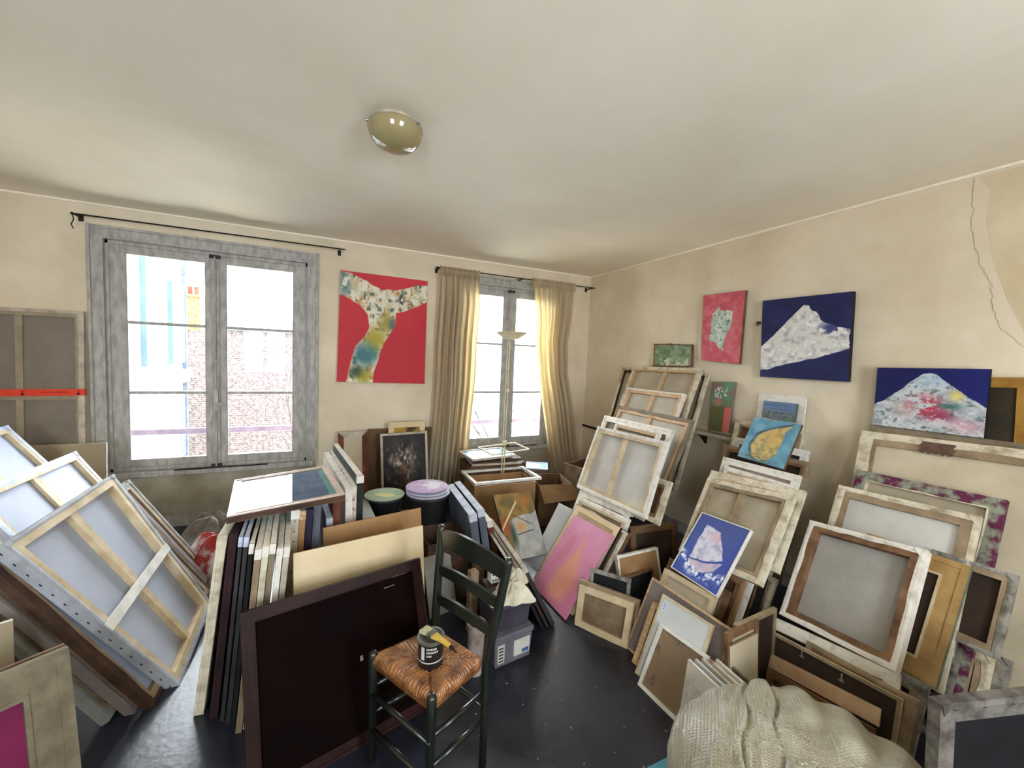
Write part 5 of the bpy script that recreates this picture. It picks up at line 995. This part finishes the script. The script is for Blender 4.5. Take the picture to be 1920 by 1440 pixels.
# paint tin with brush
mat('tin_dark', (34, 26, 26), rgb2=(22, 16, 16), rough=.3, spec=.5, bump=0); mat('tin_metal', (150, 150, 146), rgb2=(110, 108, 100), rough=.35, metal=.7, bump=.05)
mat('label_white', (200, 198, 190), bump=0); mat('brush_yellow', (206, 172, 74), rough=.4, bump=0); mat('bristle', (206, 200, 170), rgb2=(160, 150, 112), scale=90, bump=.5)
tin = empty('paint_tin', loc=(.372, 1.412, .420)); tag(tin, 'small dark paint tin with a white printed label standing on the rush seat', 'paint tin'); tin.scale = (1.3, 1.3, 1.22)
mb = MB(); mb.lathe([(0, 0), (.036, 0), (.038, .002), (.036, .005), (.036, .097), (.038, .1)], 36); link('tin_body', mb, 'tin_dark', tin, smooth=False)
mb = MB(); mb.lathe([(.0365, .094), (.0395, .096), (.0395, .103), (.034, .104), (.033, .1), (.028, .1), (.027, .096), (0, .096)], 36); link('tin_lid', mb, 'tin_metal', tin, smooth=False)
mb = MB(); mb.lathe([(.0366, .040), (.0366, .044)], 36); link('label_band', mb, 'label_white', tin)
def tin_mark(a0, a1, z0, z1):
    mb = MB(); n = 5; mb.add([(.0369 * math.cos(a0 + (a1 - a0) * k / n), .0369 * math.sin(a0 + (a1 - a0) * k / n), z) for k in range(n + 1) for z in (z0, z1)], [(2 * k, 2 * k + 2, 2 * k + 3, 2 * k + 1) for k in range(n)]); return mb
lettr = MB(); rg = random.Random(9)
for row, (zz, hh) in enumerate(((.082, .006), (.072, .006), (.062, .005))):
    a = -2.15
    while a < (-1.35 if row < 2 else -1.75):
        l = rg.uniform(.06, .12); q = tin_mark(a, a + l, zz, zz + hh); lettr.add(q.v, q.f); a += l + .03
q = tin_mark(-2.6, -2.3, .05, .09); lettr.add(q.v, q.f)
link('label_print', lettr, 'label_white', tin)
br = empty('paint_brush', loc=(.380, 1.398, .5485)); tag(br, 'flat paint brush with yellow handle lying across the paint tin', 'brush'); br.scale = (1.1, 1.1, 1.1)
bdir = Vector((.487, -.873, 0)); bs = Vector((.873, .487, 0))
def brp(name, s0, s1, w0, w1, t0, t1, m, z0=0, z1=0):
    mb = MB(); vs = []
    for s, ww, tt, zz in ((s0, w0, t0, z0), (s1, w1, t1, z1)):
        p = bdir * s + Vector((0, 0, zz)); vs += [tuple(p + bs * ww * a + Vector((0, 0, tt * b + tt))) for a, b in ((-1, -1), (1, -1), (1, 1), (-1, 1))]
    mb.add(vs, [(3, 2, 1, 0), (4, 5, 6, 7)] + [(i, (i + 1) % 4, (i + 1) % 4 + 4, i + 4) for i in range(4)]); return link(name, mb, m, br, bevel=.001)
brp('bristles', -.055, -.02, .018, .015, .006, .006, 'bristle', -.004, 0); brp('ferrule', -.02, .0, .0155, .0145, .006, .006, 'tin_metal'); brp('handle', .0, .03, .0145, .008, .005, .005, 'brush_yellow'); brp('handle_tip', .075, .105, .0065, .001, .004, .002, 'black', -.003, -.008); brp('handle_grip', .03, .075, .008, .0065, .005, .004, 'brush_yellow', 0, -.003)
# ------------------------------------------------------------------ round painted plates on black bins
mat('plate_white', (214, 216, 230), rough=.3, bump=.02, spec=.5)
def plate_paint(kind):
    def f(u, v):
        n = fbm(u * 6, v * 6)
        if kind == 'green':
            c = blend(full(u, (176, 196, 166)), full(u, (146, 172, 148)), (n - .4) * 3)
            return blend(c, full(u, (226, 222, 160)), (np.exp(-(((u - .5) / .3) ** 2 + ((v - .42 - (.5 - u) * .4) / .18) ** 2)) - .35) * 3 * (.6 + n))
        c = blend(full(u, (194, 170, 208)), full(u, (208, 188, 220)), (n - .4) * 3)
        return blend(c, full(u, (232, 232, 240)), (np.exp(-(((u - .6) / .34) ** 2 + ((v - .5 - (u - .5) * .1) / .30) ** 2)) + (fbm(u * 9, v * 9) - .5) * 1.4 - .55) * 12)
    return f
def disc(name, r, z, kind, parent):
    nr, na = 40, 96
    rr, aa = np.meshgrid(np.linspace(0, r, nr + 1), np.linspace(0, 2 * PI, na, endpoint=False), indexing='ij')
    X, Y = rr * np.cos(aa), rr * np.sin(aa); c = np.clip(plate_paint(kind)((X / r + 1) / 2, (Y / r + 1) / 2), 0, 255) / 255
    c = np.where(c > .04, ((c + .055) / 1.055) ** 2.4, c / 12.92)
    V = np.stack([X, Y, z + 0 * X], -1).reshape(-1, 3)
    F = [(i * na + j, (i + 1) * na + j, (i + 1) * na + (j + 1) % na, i * na + (j + 1) % na) for i in range(nr) for j in range(na)]
    me = bpy.data.meshes.new(name); me.from_pydata(V.tolist(), [], F); a = me.color_attributes.new('Col', 'FLOAT_COLOR', 'POINT')
    a.data.foreach_set('color', np.concatenate([c.reshape(-1, 3), np.ones((V.shape[0], 1))], 1).astype(np.float32).ravel())
    me.materials.append(attr_mat('glazed_paint', rough=.35, bump=.15)); o = bpy.data.objects.new(name, me); COL.objects.link(o); o.parent = parent
def plate(x, y, z, r, label, kind=None, m='plate_white'):
    p = empty('round_plate', loc=(x, y, z)); tag(p, label, 'plate')
    mb = MB(); mb.lathe([(0, 0), (r * .8, 0), (r * .98, .008), (r, .013), (r * .985, .016), (0, .016)], 64); link('plate_body', mb, m, p)
    if kind: disc('painted_surface', r * .975, .0168, kind, p)
mat('plate_green', (156, 178, 152), rough=.4, bump=.05); mat('plate_lilac', (196, 176, 208), rough=.4, bump=.05)
def bin_(x, y, h, r, label):
    b = empty('round_bin', loc=(x, y, 0)); tag(b, label, 'bin')
    mb = MB(); mb.lathe([(0, 0), (r * .8, 0), (r * .97, h - .03), (r, h - .028), (r, h), (r * .95, h), (r * .93, h - .04), (r * .78, .02), (0, .02)], 48); link('bin_body', mb, 'black', b)
    mb = MB(); mb.lathe([(r + .004, h - .016), (r + .008, h - .008), (r + .004, h)], 48); link('rim', mb, 'charcoal', b)
bin_(.40, 2.90, .575, .118, 'round black bin under the green painted plate')
bin_(.70, 2.86, .575, .145, 'larger round black bin under the stacked lilac plates')
plate(.395, 2.885, .578, .138, 'round green plate painted with a yellow patch on the smaller black bin', 'green', 'plate_green')
plate(.70, 2.850, .576, .158, 'bottom white plate under the lilac plate')
plate(.697, 2.862, .594, .156, 'second white plate between lilac plate and lowest plate')
plate(.694, 2.872, .612, .152, 'top lilac plate with white splashes of paint', 'lilac', 'plate_lilac')
# ------------------------------------------------------------------ storage boxes, cloths, jar behind the chair
mat('box_grey', (112, 110, 118), rgb2=(92, 90, 98), rough=.35, bump=.02); mat('box_dark', (70, 66, 76), rgb2=(54, 50, 60), rough=.35, bump=.02); mat('label_blue', (60, 96, 140), bump=0)
def tub(name, x, y, z, w, d, h, rz, m, label, lab):
    t = empty(name, loc=(x, y, z), rz=rz); tag(t, label, 'storage box')
    mb = MB(); a, b = w / 2, d / 2; k = .93
    mb.add([(-a * k, -b * k, 0), (a * k, -b * k, 0), (a * k, b * k, 0), (-a * k, b * k, 0), (-a, -b, h * .86), (a, -b, h * .86), (a, b, h * .86), (-a, b, h * .86)], [(3, 2, 1, 0), (0, 1, 5, 4), (1, 2, 6, 5), (2, 3, 7, 6), (3, 0, 4, 7)]); link('box_body', mb, m, t, bevel=.004)
    mb = MB(); mb.box(-a - .006, a + .006, -b - .006, b + .006, h * .84, h); link('box_lid', mb, m, t, bevel=.005)
    if lab:
        mb = MB(); mb.box(.0, a * .85, -b - .001, -b * .95, h * .2, h * .7); l = link('paper_label', mb, 'label_white', t)
        mb = MB(); mb.box(.01 + a * .35, a * .8, -b - .002, -b - .0005, h * .24, h * .36); link('label_stripe', mb, 'label_blue', l)
        mb = MB(); mb.box(-a * .85, -a * .5, -b - .001, -b * .95, h * .15, h * .72); l2 = link('paper_label', mb, 'label_white', t)
        mb = MB()
        for q in range(5): mb.box(-a * .8, -a * .56, -b - .002, -b - .0005, h * (.2 + q * .1), h * (.24 + q * .1))
        link('label_print', mb, 'ink', l2)
tub('storage_box', .90, 1.88, 0, .23, .2, .17, .12, 'box_grey', 'grey plastic box with white and blue labels on the floor behind the chair', 1)
tub('storage_box', .90, 1.90, .172, .22, .19, .13, .1, 'box_dark', 'darker plastic box stacked on the labelled grey box', 0)
mat('rag', (214, 208, 188), rgb2=(176, 168, 146), scale=12, bump=.3, bscale=25)
def rag(x, y, z, rx, ry, h, seed, label, m='rag'):
    rgx = seed * 3.7; mb = MB()
    def f(a, b):
        th, r = a * 2 * PI, b; q = r * (1 + .18 * math.sin(3 * th + rgx) + .1 * math.sin(7 * th + rgx * 2))
        zz = h * (1 - r ** 2.2) * (1 + .35 * math.sin(5 * th + rgx) * r + .25 * math.sin(9 * th * 1 + 6 * r + rgx) * r)
        return (q * rx * math.cos(th), q * ry * math.sin(th), max(0, zz))
    mb.grid(lambda a, b: f(a, 1 - b), 72, 24); o = link('crumpled_cloth', mb, m, None, Matrix.Translation((x, y, z)), smooth=True); tag(o, label, 'cloth')
rag(.93, 1.88, .303, .12, .10, .075, 1, 'crumpled white cloth draped over the dark storage box')
rag(.985, 1.95, .32, .07, .06, .085, 2, 'smaller rolled white cloth beside the dark canvases')
mat('jar_white', (176, 166, 156), rgb2=(120, 100, 90), rough=.4, scale=14); mat('jar_blue', (40, 60, 90), bump=0)
j = empty('paint_pot', loc=(.705, 1.80, 0)); tag(j, 'tall paint-streaked white pot with a dark blue inside behind the chair', 'pot')
mb = MB(); mb.lathe([(0, 0), (.036, 0), (.045, .26), (.047, .262), (.043, .262), (.04, .2)], 32); link('pot_body', mb, 'jar_white', j)
mb = MB(); mb.lathe([(0, .2), (.0405, .2), (.043, .255)], 32); link('paint_inside', mb, 'jar_blue', j)
def crate(name, x, y, z, w, d, h, rz, m, label, cat, open_=True, th=.008):
    c = empty(name, loc=(x, y, z), rz=rz); tag(c, label, cat); a, b = w / 2, d / 2
    for bx in ((-a, a, -b, -b + th, 0, h), (-a, a, b - th, b, 0, h), (-a, -a + th, -b + th, b - th, 0, h), (a - th, a, -b + th, b - th, 0, h), (-a + th, a - th, -b + th, b - th, 0, th)):
        mb = MB(); mb.box(*bx); link('side_panel' if bx[5] == h else 'bottom_panel', mb, m, c, bevel=.001)
    return c
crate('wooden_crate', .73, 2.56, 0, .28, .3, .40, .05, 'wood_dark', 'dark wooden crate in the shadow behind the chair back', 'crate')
k1 = crate('cardboard_box', 1.52, 3.42, 0, .60, .34, .44, -.05, 'kraft', 'kraft cardboard box below the second window holding frames', 'cardboard box')
k2 = crate('cardboard_box', 2.05, 3.38, 0, .34, .36, .40, -.2, 'kraft_dark', 'darker cardboard box between still life and corner stack', 'cardboard box')
mb = MB(); mb.add([(-.17, -.18, .40), (.17, -.18, .40), (.20, -.32, .30), (-.16, -.34, .28)], [(0, 3, 2, 1), (0, 1, 2, 3)]); link('box_flap', mb, 'kraft', k2)
crate('wicker_basket', 2.62, 3.55, 0, .36, .34, .46, .2, 'linen_brown', 'open brown basket beside the corner curtain', 'basket', th=.015)
def open_frame(x, y, z, w, d, rz, tilt, m, label, panel=None, bw=.022, t=.02, name='empty_frame', roll=0):
    Mx = Matrix.Translation((x, y, z)) @ Matrix.Rotation(rz, 4, 'Z') @ Matrix.Rotation(tilt, 4, 'X') @ Matrix.Rotation(roll, 4, 'Y')
    r = empty(name, M4=Mx); tag(r, label, 'frame')
    for poly in mitred(w, d, bw):
        mb = MB(); mb.prism(poly, 0, t); mb.v = [(p[0], p[2], -p[1]) for p in mb.v]; link('frame_bar', mb, m, r)
    if panel:
        mb = MB(); mb.box(-w / 2 + bw * .8, w / 2 - bw * .8, bw * .8, d - bw * .8, -t * .8, -t * .4); link('panel', mb, panel, r)
mat('print_cyan', (150, 196, 226), rgb2=(120, 170, 206), scale=5, rough=.25, bump=0)
open_frame(1.53, 3.22, .485, .66, .44, -.03, -.02, 'primed_clean', 'white open frame lying flat on the kraft cardboard box', None, .03, .022)
open_frame(1.58, 3.62, .535, .52, .40, -.1, .02, 'primed_dull', 'thin frame at the bottom of the flat pile under the second window', 'linen_grey')
open_frame(1.60, 3.63, .562, .52, .38, .05, .02, 'wood_dark', 'dark-edged framed picture second in the flat pile', 'slate')
open_frame(1.56, 3.64, .592, .50, .34, .12, .03, 'primed_dull', 'thin frame with a pale blue print on top of the flat pile', 'print_cyan')
open_frame(1.76, 3.68, .625, .50, .26, .25, .10, 'pine_light', 'empty thin wooden frame lying askew on the pale blue print', None, .014, .012)
crate('cardboard_box', 1.62, 3.86, 0, .60, .34, .50, 0, 'kraft_dark', 'brown cardboard box pushed under the second window sill', 'cardboard box')
open_frame(1.93, 3.44, .50, .22, .17, -.5, .12, 'primed_blue', 'small blue-white glazed picture lying on the white open frame', 'print_cyan', .012, .01)
# ------------------------------------------------------------------ small clutter behind the chair
def clutter(name, x, y, z, w, d, h, rz, m, label, cat):
    mb = MB(); mb.box(-w / 2, w / 2, -d / 2, d / 2, 0, h); mb.box(-w / 2 + .004, w / 2 - .004, -d / 2 + .004, d / 2 - .004, h, h + .003)
    o = link(name, mb, m, None, Matrix.Translation((x, y, z)) @ Matrix.Rotation(rz, 4, 'Z'), bevel=.003); tag(o, label, cat)
clutter('wood_offcut', .79, 2.1, 0, .05, .05, .36, .1, 'pine_dull', 'upright pale wooden offcut seen between the chair slats', 'wood')
clutter('wood_offcut', .86, 2.2, 0, .06, .05, .34, .3, 'kraft_dark', 'short brown wooden offcut right of the pale one', 'wood')
pb = empty('spotted_block', loc=(.90, 2.05, .305)); tag(pb, 'white block with dark holes above the storage boxes', 'block')
mb = MB(); mb.box(-.03, .03, -.03, .03, 0, .10); link('block_body', mb, 'primed_clean', pb, bevel=.004)
for q in range(9):
    mb = MB(); mb.lathe([(0, 0), (.005, 0), (.005, .002), (0, .002)], 8); xx, zz = -.018 + (q % 3) * .018, .02 + (q // 3) * .03
    mb.v = [(xx + p[0], -.0315 + p[2] * .5, zz + p[1]) for p in mb.v]; link('hole', mb, 'black', pb)
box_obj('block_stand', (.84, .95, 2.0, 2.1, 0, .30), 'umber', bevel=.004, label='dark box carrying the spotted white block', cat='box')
# bundle under the left window: bags
mat('bag_grey', (130, 124, 112), rgb2=(96, 90, 80), scale=10, bump=.3); mat('bag_plastic', (200, 190, 184), rgb2=(170, 60, 56), scale=5, contrast=(.42, .5), rough=.3)
rag(-.80, 3.85, 0, .26, .2, .22, 4, 'grey crumpled bag on the floor under the left window', 'bag_grey')
rag(-.66, 3.35, 0, .24, .22, .26, 5, 'crumpled plastic bag with red print beside the slanted canvases', 'bag_plastic')
rag(-.35, 3.7, 0, .2, .2, .2, 6, 'dull grey bundle between window and upright stack', 'bag_grey')
# ------------------------------------------------------------------ big woven sack in the foreground, papers under it
def sack_mat():
    m = mat('woven_sack', (176, 170, 150), rgb2=(140, 132, 110), scale=5, rough=.38, spec=.5, bump=0, contrast=(.3, .65))
    n, l = m.node_tree.nodes, m.node_tree.links; b = n['Principled BSDF']
    t = n.new('ShaderNodeTexCoord'); a1 = n.new('ShaderNodeTexWave'); a1.inputs['Scale'].default_value = 30; a1.inputs['Distortion'].default_value = .3; a1.bands_direction = 'X'
    a2 = n.new('ShaderNodeTexWave'); a2.bands_direction = 'Y'; a2.inputs['Scale'].default_value = 30; a2.inputs['Distortion'].default_value = .3
    c = n.new('ShaderNodeTexNoise'); c.inputs['Scale'].default_value = 9; c.inputs['Detail'].default_value = 6
    ad = n.new('ShaderNodeMath'); ad.operation = 'MULTIPLY_ADD'; ad.inputs[1].default_value = .25
    mr = n.new('ShaderNodeMapping'); mr.inputs['Rotation'].default_value = (0, 0, .9); l.new(t.outputs['Object'], mr.inputs[0]); l.new(mr.outputs[0], a1.inputs['Vector']); l.new(mr.outputs[0], a2.inputs['Vector']); l.new(t.outputs['Object'], c.inputs['Vector'])
    mu = n.new('ShaderNodeMath'); mu.operation = 'MULTIPLY'; l.new(a1.outputs['Fac'], mu.inputs[0]); l.new(a2.outputs['Fac'], mu.inputs[1])
    l.new(mu.outputs[0], ad.inputs[0]); l.new(c.outputs['Fac'], ad.inputs[2])
    bp = n.new('ShaderNodeBump'); bp.inputs['Strength'].default_value = .8; bp.inputs['Distance'].default_value = .012; l.new(ad.outputs[0], bp.inputs['Height']); l.new(bp.outputs[0], b.inputs['Normal'])
sack_mat()
sk = empty('woven_sack', loc=(1.42, .58, 0)); tag(sk, 'large crumpled beige woven plastic sack in the bottom right foreground', 'sack')
def sack_pt(a, b):
    th = a * 2 * PI; ph = (b - .5) * PI; e = .62
    cs = lambda x, p: math.copysign(abs(x) ** p, x)
    x = .42 * cs(math.cos(ph), .6) * cs(math.cos(th), .75); y = .45 * cs(math.cos(ph), .6) * cs(math.sin(th), .75); z = .21 + .21 * cs(math.sin(ph), .8)
    top = max(0, math.sin(ph))
    z += top * -.10 * (x + .1)
    n1, n2 = x * -.56 + y * .83, x * .83 + y * .56               # across and along the creases
    left = 1 / (1 + math.exp((x - .08) * 14))
    fb = lambda p, q: float(fbm(np.array(p), np.array(q), 4))
    rdg = 1 - abs(2 * fb(n1 * 22 + 40, n2 * 4 + 40) - 1) * 2.2
    bulge = .014 * max(-.4, rdg) ** 3 * left +   .018 * (fb(n1 * 7 + 9, n2 * 5 + 20) - .5) + (1 - left) * .016 * math.sin(n1 * 46 + 5 * math.sin(n2 * 5))
    q1, q2 = (x + .31) * -.56 + (y - .09) * .83, (x + .25) * -.56 + (y - .02) * .83
    wob = .008 * math.sin(n2 * 22)
    for q in (q1 + wob, q2 - wob): bulge += -.018 * math.exp(-(q / .006) ** 2) + .004 * math.exp(-((q - .014) / .008) ** 2)
    z += (.25 + .75 * top) * bulge; x += bulge * .5 * math.cos(th) * (1 - top); y += bulge * .5 * math.sin(th) * (1 - top)
    return (x, y, max(.001, z))
mb = MB(); mb.grid(sack_pt, 320, 170); so_ = link('sack_cloth', mb, 'woven_sack', sk, smooth=True)
mat('turquoise', (88, 150, 168), rgb2=(70, 130, 150), scale=4)
box_obj('turquoise_sheet', (1.0, 1.35, .80, 1.08, 0.001, .012), 'turquoise', bevel=.002, label='turquoise sheet on the floor peeking out under the sack', cat='board')
for k in range(6):
    mb = MB(); mb.box(-.004, .004, -.10, .10, 0, .275); mb.box(-.0055, .0055, -.098, .098, .271, .277)
    o = link('thin_board', mb, ['primed', 'board_pale', 'primed_dull', 'rust_white', 'primed', 'linen_dark'][k], None, Matrix.Translation((1.46 + .03 * k, 1.10 - .012 * k, 0)) @ Matrix.Rotation(.12, 4, 'Y') @ Matrix.Rotation(-.1, 4, 'Z'))
    tag(o, ['leftmost', 'second', 'third', 'fourth', 'fifth', 'rightmost'][k] + ' thin board edge peeking over the back of the sack', 'board', 'thin boards behind the sack')
# wall details
cp = empty('wall_clamp', loc=(ROOM_X, 2.06, 1.944)); tag(cp, 'small dark metal picture clip on the wall left of the navy painting', 'clip')
mb = MB(); mb.box(-.02, -.001, -.014, .014, -.006, .012); link('clip_plate', mb, 'umber', cp, bevel=.002); mb = MB(); mb.box(-.035, -.015, -.008, .008, -.022, -.004); link('clip_jaw', mb, 'steel', cp, bevel=.002)
# left-hand boxes at the picture edge
crate('cardboard_box', -1.62, 2.15, 0, .5, .4, .62, .3, 'kraft_dark', 'brown cardboard box in the shadow at the left picture edge', 'cardboard box')
# floor flecks of paint
mb = MB(); rg = random.Random(12)
for k in range(70):
    x, y, r = rg.uniform(.6, 1.5), rg.uniform(.7, 1.9), rg.uniform(.002, .007); n = 6
    mb.add([(x + r * rg.uniform(.5, 1.2) * math.cos(j * PI / 3), y + r * rg.uniform(.5, 1.2) * math.sin(j * PI / 3), .0006) for j in range(n)], [tuple(range(n))])
mat('fleck', (120, 122, 126), bump=0)
tag(link('paint_flecks', mb, 'fleck'), 'dried paint flecks scattered on the dark floor', 'paint', kind='stuff')
